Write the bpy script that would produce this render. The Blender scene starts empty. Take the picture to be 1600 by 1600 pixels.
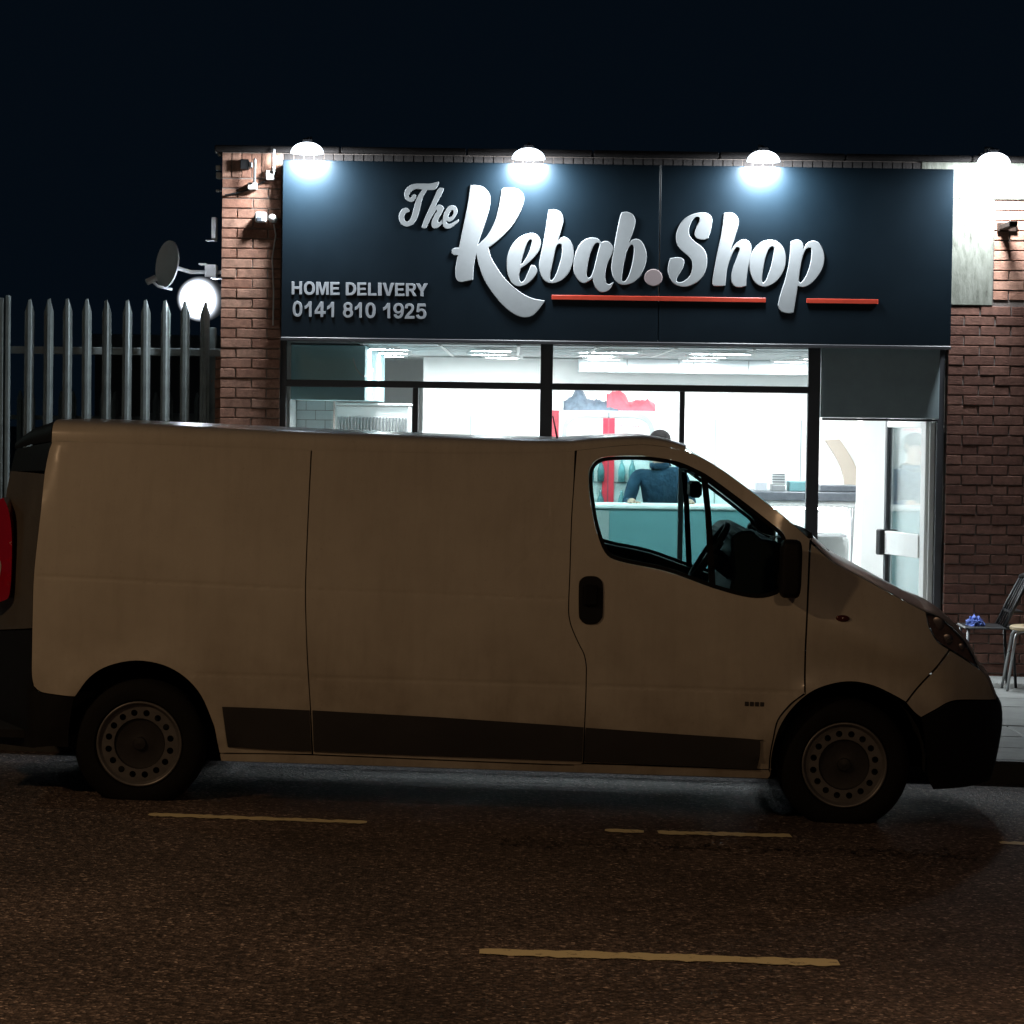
import bpy, bmesh, math, random
import numpy as np
from mathutils import Vector, Matrix, noise as mnoise
from mathutils.geometry import delaunay_2d_cdt

random.seed(7)
scene = bpy.context.scene
COL = scene.collection
R = math.radians

# ------------------------------------------------------------------ camera
FPX = 4410.0                      # focal length in photo pixels (1600 px wide frame)
H = 2.02                          # eye height above the road
PITCH, ROLL = R(2.1), R(0.8)
fw = Vector((0, math.cos(PITCH), -math.sin(PITCH)))
rt0 = Vector((1, 0, 0))
up0 = rt0.cross(fw)
rt = rt0 * math.cos(ROLL) + up0 * math.sin(ROLL)
up = up0 * math.cos(ROLL) - rt0 * math.sin(ROLL)
cd = bpy.data.cameras.new('camera')
cd.lens = 36.0 * FPX / 1600.0
cd.sensor_width = 36.0
cd.clip_start, cd.clip_end = 0.1, 2000.0
cam = bpy.data.objects.new('camera', cd)
COL.objects.link(cam)
m = Matrix.Identity(4)
for i, a in enumerate((rt, up, -fw)):
    for j in range(3):
        m[j][i] = a[j]
m[0][3], m[1][3], m[2][3] = 0.0, 0.0, H
cam.matrix_world = m
scene.camera = cam

# ------------------------------------------------------------------ night sky, exposure
world = bpy.data.worlds.new('World')
scene.world = world
world.use_nodes = True
wn = world.node_tree
wn.nodes.clear()
wo = wn.nodes.new('ShaderNodeOutputWorld')
wb = wn.nodes.new('ShaderNodeBackground')
wb.inputs[0].default_value = (0.0013, 0.0032, 0.0060, 1)
wb.inputs[1].default_value = 1.0
wn.links.new(wb.outputs[0], wo.inputs[0])
vs = scene.view_settings
vs.view_transform = 'Standard'
vs.look = 'None'
vs.exposure, vs.gamma = 0.0, 1.0
vs.use_curve_mapping = False
scene.render.engine = 'CYCLES'
scene.cycles.use_denoising = True
scene.cycles.max_bounces = 8
scene.cycles.transparent_max_bounces = 24
scene.cycles.caustics_reflective = False
scene.cycles.caustics_refractive = False
scene.cycles.sample_clamp_indirect = 4.0

# lamp levels (used where the lamps are built)
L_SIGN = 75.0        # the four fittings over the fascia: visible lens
P_SIGN = 80.0         # and the light each throws down the wall, W
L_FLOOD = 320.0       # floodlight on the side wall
L_CEIL = 120.0         # ceiling lights in the shop
P_STREET = 144.0      # sodium street lamp across the road to the left, W
P_FILL = 42.0      # added fill lamp that brightens the road on the right, W
P_YARD = 30.0         # cool lamp along the pavement to the left, W

# ------------------------------------------------------------------ measuring: photo pixel -> metres at a known depth
def ray(px, py):
    return fw + rt * ((px - 800.0) / FPX) + up * ((800.0 - py) / FPX)

def at(px, py, y):
    d = ray(px, py)
    t = y / d.y
    return (d.x * t, H + d.z * t)

SLOPE = R(1.1)                    # the street runs gently downhill to the right
GS = math.tan(SLOPE)
def G(x):
    return -GS * x
def ground_at(px, py, dz=0.0):
    d = ray(px, py)
    t = (H - dz) / (-d.z - GS * d.x)
    return Vector((d.x * t, d.y * t, H + d.z * t))

Y_WALL = 21.3
Y_KERB = 15.85
PAVE = 0.12

# ------------------------------------------------------------------ materials
def nodes_of(name):
    m = bpy.data.materials.new(name)
    m.use_nodes = True
    nt = m.node_tree
    return m, nt, nt.nodes['Principled BSDF']

def N(nt, typ, **kw):
    n = nt.nodes.new(typ)
    for k, v in kw.items():
        setattr(n, k, v)
    return n

def mat(name, col, rough=0.6, metal=0.0, var=0.12, scale=8.0, bump=0.0, bscale=60.0, rvar=0.1, spec=0.5, coat=0.0, rnd=0.0, stretch=None):
    m, nt, b = nodes_of(name)
    tc = N(nt, 'ShaderNodeTexCoord')
    src = tc.outputs['Object']
    if stretch:
        mp = N(nt, 'ShaderNodeMapping')
        mp.inputs['Scale'].default_value = stretch
        nt.links.new(src, mp.inputs[0])
        src = mp.outputs[0]
    nz = N(nt, 'ShaderNodeTexNoise')
    nz.inputs['Scale'].default_value = scale
    nz.inputs['Detail'].default_value = 6
    nz.inputs['Roughness'].default_value = 0.65
    nt.links.new(src, nz.inputs['Vector'])
    ramp = N(nt, 'ShaderNodeMapRange')
    ramp.inputs[1].default_value, ramp.inputs[2].default_value = 0.25, 0.75
    ramp.inputs[3].default_value, ramp.inputs[4].default_value = 1 - var, 1 + var
    nt.links.new(nz.outputs[0], ramp.inputs[0])
    val = ramp.outputs[0]
    if rnd:
        oi = N(nt, 'ShaderNodeObjectInfo')
        mr = N(nt, 'ShaderNodeMapRange')
        mr.inputs[3].default_value, mr.inputs[4].default_value = 1 - rnd, 1 + rnd
        nt.links.new(oi.outputs['Random'], mr.inputs[0])
        mu = N(nt, 'ShaderNodeMath', operation='MULTIPLY')
        nt.links.new(val, mu.inputs[0])
        nt.links.new(mr.outputs[0], mu.inputs[1])
        val = mu.outputs[0]
    mx = N(nt, 'ShaderNodeVectorMath', operation='SCALE')
    mx.inputs[0].default_value = col[:3]
    nt.links.new(val, mx.inputs['Scale'])
    nt.links.new(mx.outputs[0], b.inputs['Base Color'])
    b.inputs['Metallic'].default_value = metal
    b.inputs['Specular IOR Level'].default_value = spec
    b.inputs['Coat Weight'].default_value = coat
    b.inputs['Coat Roughness'].default_value = 0.08
    rr = N(nt, 'ShaderNodeMapRange')
    rr.inputs[3].default_value, rr.inputs[4].default_value = max(0.02, rough - rvar), min(1, rough + rvar)
    nt.links.new(nz.outputs[0], rr.inputs[0])
    nt.links.new(rr.outputs[0], b.inputs['Roughness'])
    if bump:
        n2 = N(nt, 'ShaderNodeTexNoise')
        n2.inputs['Scale'].default_value = bscale
        n2.inputs['Detail'].default_value = 4
        nt.links.new(src, n2.inputs['Vector'])
        bp = N(nt, 'ShaderNodeBump')
        bp.inputs['Strength'].default_value = 0.6
        bp.inputs['Distance'].default_value = bump
        nt.links.new(n2.outputs[0], bp.inputs['Height'])
        nt.links.new(bp.outputs[0], b.inputs['Normal'])
    return m

def emit(name, col, strength):
    m = bpy.data.materials.new(name)
    m.use_nodes = True
    nt = m.node_tree
    nt.nodes.clear()
    o = N(nt, 'ShaderNodeOutputMaterial')
    e = N(nt, 'ShaderNodeEmission')
    e.inputs[0].default_value = (*col, 1)
    e.inputs[1].default_value = strength
    nt.links.new(e.outputs[0], o.inputs[0])
    return m

def glass(name, tint, refl=1.0, rough=0.02):
    m = bpy.data.materials.new(name)
    m.use_nodes = True
    nt = m.node_tree
    nt.nodes.clear()
    o = N(nt, 'ShaderNodeOutputMaterial')
    t = N(nt, 'ShaderNodeBsdfTransparent')
    t.inputs[0].default_value = (*tint, 1)
    g = N(nt, 'ShaderNodeBsdfGlossy')
    g.inputs['Roughness'].default_value = rough
    g.inputs[0].default_value = (0.9, 0.95, 0.95, 1)
    f = N(nt, 'ShaderNodeFresnel')
    f.inputs[0].default_value = 1.45
    mu = N(nt, 'ShaderNodeMath', operation='MULTIPLY')
    mu.inputs[1].default_value = refl
    nt.links.new(f.outputs[0], mu.inputs[0])
    mx = N(nt, 'ShaderNodeMixShader')
    nt.links.new(mu.outputs[0], mx.inputs[0])
    nt.links.new(t.outputs[0], mx.inputs[1])
    nt.links.new(g.outputs[0], mx.inputs[2])
    nt.links.new(mx.outputs[0], o.inputs[0])
    return m

def asphalt(name):
    m, nt, b = nodes_of(name)
    tc = N(nt, 'ShaderNodeTexCoord')
    big = N(nt, 'ShaderNodeTexNoise'); big.inputs['Scale'].default_value = 0.9; big.inputs['Detail'].default_value = 5
    agg = N(nt, 'ShaderNodeTexVoronoi'); agg.inputs['Scale'].default_value = 82.0
    fin = N(nt, 'ShaderNodeTexNoise'); fin.inputs['Scale'].default_value = 30.0; fin.inputs['Detail'].default_value = 5
    for n in (big, agg, fin):
        nt.links.new(tc.outputs['Object'], n.inputs['Vector'])
    cr = N(nt, 'ShaderNodeValToRGB')
    el = cr.color_ramp.elements
    el[0].position, el[0].color = 0.0, (0.040, 0.030, 0.025, 1)
    el[1].position, el[1].color = 1.0, (0.62, 0.49, 0.41, 1)
    e = el.new(0.62); e.color = (0.122, 0.091, 0.076, 1)
    e = el.new(0.93); e.color = (0.26, 0.20, 0.165, 1)
    e = el.new(0.84); e.color = (0.20, 0.152, 0.128, 1)
    sp = N(nt, 'ShaderNodeSeparateColor')
    nt.links.new(agg.outputs['Color'], sp.inputs[0])
    nt.links.new(sp.outputs[0], cr.inputs[0])
    mr = N(nt, 'ShaderNodeMapRange')
    mr.inputs[1].default_value, mr.inputs[2].default_value = 0.3, 0.7
    mr.inputs[3].default_value, mr.inputs[4].default_value = 0.62, 1.32
    nt.links.new(big.outputs[0], mr.inputs[0])
    mr2 = N(nt, 'ShaderNodeMapRange')
    mr2.inputs[1].default_value, mr2.inputs[2].default_value = 0.3, 0.7
    mr2.inputs[3].default_value, mr2.inputs[4].default_value = 0.5, 1.45
    nt.links.new(fin.outputs[0], mr2.inputs[0])
    mu = N(nt, 'ShaderNodeMath', operation='MULTIPLY')
    nt.links.new(mr.outputs[0], mu.inputs[0]); nt.links.new(mr2.outputs[0], mu.inputs[1])
    sc = N(nt, 'ShaderNodeVectorMath', operation='SCALE')
    nt.links.new(cr.outputs[0], sc.inputs[0]); nt.links.new(mu.outputs[0], sc.inputs['Scale'])
    nt.links.new(sc.outputs[0], b.inputs['Base Color'])
    b.inputs['Roughness'].default_value = 0.62
    b.inputs['Specular IOR Level'].default_value = 0.4
    bp = N(nt, 'ShaderNodeBump'); bp.inputs['Distance'].default_value = 0.008; bp.inputs['Strength'].default_value = 0.9
    nt.links.new(agg.outputs['Distance'], bp.inputs['Height'])
    bp2 = N(nt, 'ShaderNodeBump'); bp2.inputs['Distance'].default_value = 0.014; bp2.inputs['Strength'].default_value = 0.7
    nt.links.new(fin.outputs[0], bp2.inputs['Height'])
    nt.links.new(bp.outputs[0], bp2.inputs['Normal'])
    nt.links.new(bp2.outputs[0], b.inputs['Normal'])
    return m

def worn_paint(name, col):
    """thermoplastic road paint, worn through in patches"""
    m, nt, b = nodes_of(name)
    tc = N(nt, 'ShaderNodeTexCoord')
    nz = N(nt, 'ShaderNodeTexNoise'); nz.inputs['Scale'].default_value = 14; nz.inputs['Detail'].default_value = 8; nz.inputs['Roughness'].default_value = 0.75
    nt.links.new(tc.outputs['Object'], nz.inputs['Vector'])
    cr = N(nt, 'ShaderNodeValToRGB')
    el = cr.color_ramp.elements
    el[0].position, el[0].color = 0.33, (0.10, 0.055, 0.05, 1)
    el[1].position, el[1].color = 0.44, (*col, 1)
    nt.links.new(nz.outputs[0], cr.inputs[0])
    nt.links.new(cr.outputs[0], b.inputs['Base Color'])
    b.inputs['Roughness'].default_value = 0.6
    return m

def plaster(name):
    m, nt, b = nodes_of(name)
    tc = N(nt, 'ShaderNodeTexCoord')
    mp = N(nt, 'ShaderNodeMapping'); mp.inputs['Scale'].default_value = (3.0, 3.0, 0.9)
    nt.links.new(tc.outputs['Object'], mp.inputs[0])
    a = N(nt, 'ShaderNodeTexNoise'); a.inputs['Scale'].default_value = 7; a.inputs['Detail'].default_value = 9; a.inputs['Roughness'].default_value = 0.7
    nt.links.new(mp.outputs[0], a.inputs['Vector'])
    cr = N(nt, 'ShaderNodeValToRGB')
    el = cr.color_ramp.elements
    el[0].position, el[0].color = 0.30, (0.045, 0.042, 0.033, 1)
    el[1].position, el[1].color = 0.62, (0.19, 0.195, 0.165, 1)
    e = el.new(0.42); e.color = (0.13, 0.135, 0.11, 1)
    nt.links.new(a.outputs[0], cr.inputs[0])
    nt.links.new(cr.outputs[0], b.inputs['Base Color'])
    b.inputs['Roughness'].default_value = 0.85
    bp = N(nt, 'ShaderNodeBump'); bp.inputs['Distance'].default_value = 0.01
    nt.links.new(a.outputs[0], bp.inputs['Height'])
    nt.links.new(bp.outputs[0], b.inputs['Normal'])
    return m

def brick_mat(name, c1, c2):
    m, nt, b = nodes_of(name)
    oi = N(nt, 'ShaderNodeObjectInfo')
    tc = N(nt, 'ShaderNodeTexCoord')
    geo = N(nt, 'ShaderNodeNewGeometry')
    nz = N(nt, 'ShaderNodeTexNoise'); nz.inputs['Scale'].default_value = 22; nz.inputs['Detail'].default_value = 8; nz.inputs['Roughness'].default_value = 0.7
    nt.links.new(geo.outputs['Position'], nz.inputs['Vector'])
    mix = N(nt, 'ShaderNodeMix', data_type='RGBA')
    mix.inputs[6].default_value = (*c1, 1); mix.inputs[7].default_value = (*c2, 1)
    nt.links.new(oi.outputs['Random'], mix.inputs[0])
    mr = N(nt, 'ShaderNodeMapRange')
    mr.inputs[1].default_value, mr.inputs[2].default_value = 0.28, 0.72
    mr.inputs[3].default_value, mr.inputs[4].default_value = 0.55, 1.35
    nt.links.new(nz.outputs[0], mr.inputs[0])
    sc = N(nt, 'ShaderNodeVectorMath', operation='SCALE')
    nt.links.new(mix.outputs[2], sc.inputs[0]); nt.links.new(mr.outputs[0], sc.inputs['Scale'])
    nt.links.new(sc.outputs[0], b.inputs['Base Color'])
    b.inputs['Roughness'].default_value = 0.9
    b.inputs['Specular IOR Level'].default_value = 0.25
    n2 = N(nt, 'ShaderNodeTexNoise'); n2.inputs['Scale'].default_value = 90; n2.inputs['Detail'].default_value = 4
    nt.links.new(geo.outputs['Position'], n2.inputs['Vector'])
    bp = N(nt, 'ShaderNodeBump'); bp.inputs['Distance'].default_value = 0.006; bp.inputs['Strength'].default_value = 0.8
    nt.links.new(n2.outputs[0], bp.inputs['Height'])
    nt.links.new(bp.outputs[0], b.inputs['Normal'])
    return m

def van_paint(name):
    """off-white paint with a film of road dirt: streaks down the flanks and a ragged grey-brown band low on the body"""
    m, nt, b = nodes_of(name)
    tc = N(nt, 'ShaderNodeTexCoord')
    sx = N(nt, 'ShaderNodeSeparateXYZ')
    nt.links.new(tc.outputs['Object'], sx.inputs[0])
    def noise(scale, det, st):
        mp = N(nt, 'ShaderNodeMapping'); mp.inputs['Scale'].default_value = st
        nt.links.new(tc.outputs['Object'], mp.inputs[0])
        n = N(nt, 'ShaderNodeTexNoise'); n.inputs['Scale'].default_value = scale; n.inputs['Detail'].default_value = det; n.inputs['Roughness'].default_value = 0.65
        nt.links.new(mp.outputs[0], n.inputs['Vector'])
        return n.outputs[0]
    big = noise(2.2, 7, (1, 1, 1)); strk = noise(7.0, 5, (3.0, 1, 0.35)); fine = noise(60, 4, (1, 1, 1))
    def rng(src, a, b_, c, d):
        r_ = N(nt, 'ShaderNodeMapRange')
        for i, v in enumerate((a, b_, c, d)): r_.inputs[i + 1].default_value = v
        nt.links.new(src, r_.inputs[0])
        return r_.outputs[0]
    def op(o, p, q):
        n = N(nt, 'ShaderNodeMath', operation=o)
        for i, v in enumerate((p, q)):
            if isinstance(v, float): n.inputs[i].default_value = v
            else: nt.links.new(v, n.inputs[i])
        n.use_clamp = o != 'SUBTRACT'
        return n.outputs[0]
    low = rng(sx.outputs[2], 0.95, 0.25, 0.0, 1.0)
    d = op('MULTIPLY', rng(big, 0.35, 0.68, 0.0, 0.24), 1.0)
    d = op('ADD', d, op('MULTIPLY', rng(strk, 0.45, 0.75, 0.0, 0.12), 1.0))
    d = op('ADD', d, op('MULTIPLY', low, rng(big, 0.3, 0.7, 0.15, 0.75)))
    d = op('ADD', d, rng(fine, 0.62, 0.75, 0.0, 0.25))
    mix = N(nt, 'ShaderNodeMix', data_type='RGBA')
    mix.inputs[6].default_value = (0.72, 0.68, 0.58, 1)
    mix.inputs[7].default_value = (0.30, 0.25, 0.19, 1)
    nt.links.new(d, mix.inputs[0])
    nt.links.new(mix.outputs[2], b.inputs['Base Color'])
    nt.links.new(rng(d, 0.0, 0.8, 0.26, 0.7), b.inputs['Roughness'])
    b.inputs['Coat Weight'].default_value = 0.35
    b.inputs['Coat Roughness'].default_value = 0.1
    return m

M = {}
M['asphalt'] = asphalt('asphalt')
M['paint_white'] = worn_paint('worn road paint', (0.90, 0.80, 0.47))
M['slab'] = mat('concrete slab', (0.29, 0.295, 0.28), 0.75, var=0.25, scale=5, bump=0.004, bscale=120, rnd=0.12)
M['kerb'] = mat('kerb stone', (0.07, 0.07, 0.068), 0.7, var=0.25, scale=9, bump=0.005, bscale=80, rnd=0.12)  # stone colour darkened to stand in for shade on the kerb face
M['earth'] = mat('yard ground', (0.05, 0.05, 0.045), 0.9, var=0.4, scale=2, bump=0.02, bscale=12)
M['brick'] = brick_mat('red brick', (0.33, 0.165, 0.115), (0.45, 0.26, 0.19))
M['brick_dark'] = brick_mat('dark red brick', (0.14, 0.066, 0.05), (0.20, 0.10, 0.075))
M['mortar'] = mat('mortar', (0.16, 0.13, 0.115), 0.95, var=0.3, scale=20, bump=0.006, bscale=90)
M['mortar_light'] = mat('pale mortar', (0.26, 0.21, 0.18), 0.95, var=0.3, scale=20, bump=0.006, bscale=90)
M['plaster'] = plaster('old render')
M['coping'] = mat('stone coping', (0.022, 0.018, 0.017), 0.85, var=0.35, scale=12, bump=0.008, bscale=50)
M['alu_dark'] = mat('dark grey aluminium', (0.055, 0.056, 0.062), 0.45, var=0.1, scale=6)
M['shutter'] = mat('painted steel shutter box', (0.27, 0.34, 0.36), 0.55, var=0.12, scale=5)
M['fascia'] = mat('navy acrylic panel', (0.0042, 0.0118, 0.0190), 0.36, var=0.12, scale=3, rvar=0.03, spec=0.45)
M['fascia_edge'] = mat('panel edge trim', (0.02, 0.024, 0.03), 0.4)
M['silver'] = mat('silver acrylic letter', (0.38, 0.40, 0.41), 0.42, var=0.06, scale=14, metal=0.0)
M['grey_letter'] = mat('grey vinyl letter', (0.40, 0.42, 0.45), 0.5, var=0.05)
M['dot'] = mat('dusky pink acrylic', (0.36, 0.29, 0.29), 0.45, var=0.06)
M['red_strip'] = mat('red acrylic strip', (0.60, 0.06, 0.03), 0.4, var=0.12, scale=20)
M['white_paint'] = mat('white wall paint', (0.80, 0.81, 0.80), 0.6, var=0.03, scale=4)
M['white_tile'] = mat('white glazed tile', (0.78, 0.80, 0.80), 0.25, var=0.03, scale=6)
M['ceil'] = mat('ceiling tile', (0.74, 0.79, 0.81), 0.7, var=0.06, scale=3)
M['floor_tile'] = mat('floor tile', (0.62, 0.61, 0.60), 0.35, var=0.1, scale=4)
M['pvc'] = mat('white door frame', (0.82, 0.83, 0.82), 0.35, var=0.03)
M['white_metal'] = mat('white enamel', (0.78, 0.79, 0.78), 0.35, var=0.04)
M['grey_metal'] = mat('grey metal', (0.32, 0.33, 0.34), 0.4, metal=0.6, var=0.08)
M['steel'] = mat('brushed steel', (0.50, 0.51, 0.52), 0.3, metal=0.9, var=0.08)
M['galv'] = mat('galvanised steel', (0.26, 0.30, 0.30), 0.75, metal=0.0, var=0.25, scale=9, rnd=0.12, spec=0.25)
M['black_metal'] = mat('black metal', (0.018, 0.018, 0.02), 0.4, var=0.15)
M['black_plastic'] = mat('black textured plastic', (0.013, 0.013, 0.014), 0.6, var=0.12, scale=10, bump=0.001, bscale=300, spec=0.2)
M['trim'] = mat('dark grey side moulding', (0.040, 0.040, 0.041), 0.5, var=0.12, scale=6)
M['rubber'] = mat('tyre rubber', (0.009, 0.009, 0.009), 0.8, var=0.3, scale=12, spec=0.2)
M['seal'] = mat('window seal', (0.008, 0.008, 0.009), 0.7, var=0.1, spec=0.15)
M['rim'] = mat('wheel trim', (0.19, 0.185, 0.18), 0.42, metal=0.5, var=0.2, scale=14)
M['rim_dark'] = mat('wheel trim dish', (0.04, 0.039, 0.038), 0.5, metal=0.4, var=0.25, scale=10)
M['liner'] = mat('wheel arch liner', (0.008, 0.008, 0.008), 0.9)
M['van_paint'] = van_paint('cream white van paint')
M['cabin'] = mat('dark cabin plastic', (0.020, 0.024, 0.025), 0.6, var=0.15)
M['seat'] = mat('seat cloth', (0.03, 0.032, 0.036), 0.9, var=0.2, scale=30)
M['tail_red'] = mat('red lamp lens', (0.55, 0.008, 0.030), 0.12, var=0.08, coat=0.5)
M['tail_clear'] = mat('clear lamp lens', (0.60, 0.56, 0.54), 0.15, var=0.1, coat=0.5)
M['amber'] = mat('side repeater lens', (0.10, 0.018, 0.012), 0.15, coat=0.5)
M['lamp_inner'] = mat('headlamp bowl', (0.44, 0.35, 0.32), 0.3, metal=0.2, var=0.3, scale=25)
M['dish'] = mat('satellite dish grey', (0.78, 0.79, 0.80), 0.55, var=0.06)
M['tan'] = mat('tan plywood', (0.52, 0.40, 0.24), 0.5, var=0.15, scale=12)
M['tan_arch'] = mat('beige laminate', (0.36, 0.31, 0.26), 0.5, var=0.04)
M['fridge_red'] = mat('red fridge graphic', (0.72, 0.035, 0.06), 0.4, var=0.05)
M['fridge_grey'] = mat('grey fridge frame', (0.30, 0.33, 0.33), 0.4, var=0.05)
M['bag_dark'] = mat('dark slate bag cloth', (0.11, 0.14, 0.18), 0.7, var=0.4, scale=16)
M['bag_red'] = mat('red bag cloth', (0.62, 0.10, 0.13), 0.65, var=0.2, scale=16)
M['counter'] = mat('pale teal counter laminate', (0.115, 0.25, 0.27), 0.5, var=0.05, scale=3)
M['slate'] = mat('dark worktop', (0.085, 0.095, 0.11), 0.35, var=0.3, scale=24)
M['jacket'] = mat('navy jacket', (0.014, 0.036, 0.062), 0.9, var=0.45, scale=9, bump=0.05, bscale=14, spec=0.2)
M['trouser'] = mat('dark trousers', (0.03, 0.03, 0.035), 0.9, var=0.2)
M['skin'] = mat('skin', (0.42, 0.25, 0.18), 0.55, var=0.08)
M['hair'] = mat('dark hair', (0.012, 0.010, 0.010), 0.85, spec=0.1, var=0.4, scale=60, stretch=(1, 1, 4))
M['blue'] = mat('blue crumpled cloth', (0.12, 0.20, 0.62), 0.6, var=0.5, scale=30)
M['paper'] = mat('paper', (0.62, 0.62, 0.60), 0.7, var=0.05)
M['bottle'] = mat('bottle', (0.10, 0.24, 0.26), 0.2, var=0.3, rnd=0.4)
M['corner'] = mat('shaded rear corner', (0.14, 0.125, 0.10), 0.45, var=0.15, scale=5)  # far darker than the body paint, in place of shade on this corner
M['rust'] = mat('rusty black iron', (0.03, 0.018, 0.013), 0.9, var=0.4, scale=20, spec=0.15)
M['cable'] = mat('black cable', (0.012, 0.012, 0.013), 0.5)
M['leaf'] = mat('wet leaf litter', (0.030, 0.023, 0.015), 0.6, var=0.5, scale=30)
M['shed'] = mat('grey shed cladding', (0.10, 0.115, 0.12), 0.7, var=0.15, scale=2)
M['duct'] = mat('pale grey duct paint', (0.58, 0.92, 0.97), 0.6, var=0.03)
M['van_glass'] = glass('tinted van glass', (0.64, 0.79, 0.78), 0.9)
M['windscreen'] = glass('windscreen glass', (0.50, 0.62, 0.62), 1.0)
M['shop_glass'] = glass('shop glass', (0.96, 0.98, 0.98), 0.7)
M['lens'] = glass('lamp cover', (0.80, 0.76, 0.76), 1.3, 0.05)
def bloom_lens(name, col, strength, radius, power):
    """lamp lens with bloom put into its glow: brightest at the centre, fading towards the rim"""
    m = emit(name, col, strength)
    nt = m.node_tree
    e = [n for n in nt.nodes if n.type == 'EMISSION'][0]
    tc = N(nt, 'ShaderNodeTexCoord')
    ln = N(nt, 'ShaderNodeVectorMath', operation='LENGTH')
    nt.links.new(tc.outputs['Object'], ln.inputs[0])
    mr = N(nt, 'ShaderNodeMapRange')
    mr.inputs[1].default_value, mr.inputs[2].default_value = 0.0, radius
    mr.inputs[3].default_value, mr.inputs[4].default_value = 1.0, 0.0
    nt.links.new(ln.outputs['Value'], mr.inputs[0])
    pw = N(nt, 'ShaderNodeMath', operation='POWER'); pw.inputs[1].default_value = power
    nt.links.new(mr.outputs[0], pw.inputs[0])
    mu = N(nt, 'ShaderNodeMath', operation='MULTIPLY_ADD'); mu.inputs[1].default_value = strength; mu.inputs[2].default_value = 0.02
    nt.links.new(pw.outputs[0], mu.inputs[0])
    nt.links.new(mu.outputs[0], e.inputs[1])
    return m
M['e_sign'] = bloom_lens('white lamp lens', (0.80, 0.90, 1.0), L_SIGN, 0.168, 2.6)  # fading emission stands in for bloom round the sign lamps
M['e_flood'] = bloom_lens('floodlight lens', (0.80, 0.88, 1.0), L_FLOOD, 0.225, 4.8)  # bloom of the floodlight put into the lens emission
M['e_ceil'] = emit('ceiling light diffuser', (0.92, 0.98, 1.0), L_CEIL)

# ------------------------------------------------------------------ object helpers
def world_loc(o):
    v = Vector((0, 0, 0))
    while o is not None:
        v = v + o.location
        o = o.parent
    return v

def tag(o, label=None, cat=None, group=None, kind=None):
    if label: o['label'] = label
    if cat: o['category'] = cat
    if group: o['group'] = group
    if kind: o['kind'] = kind
    return o

def thing(name, label, cat, loc=(0, 0, 0), group=None):
    o = bpy.data.objects.new(name, None)
    o.empty_display_size = 0.1
    o.location = loc
    COL.objects.link(o)
    return tag(o, label, cat, group)

def part_group(name, parent, loc=(0, 0, 0)):
    o = bpy.data.objects.new(name, None)
    o.empty_display_size = 0.1
    o.location = loc
    COL.objects.link(o)
    o.parent = parent
    return o

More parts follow.
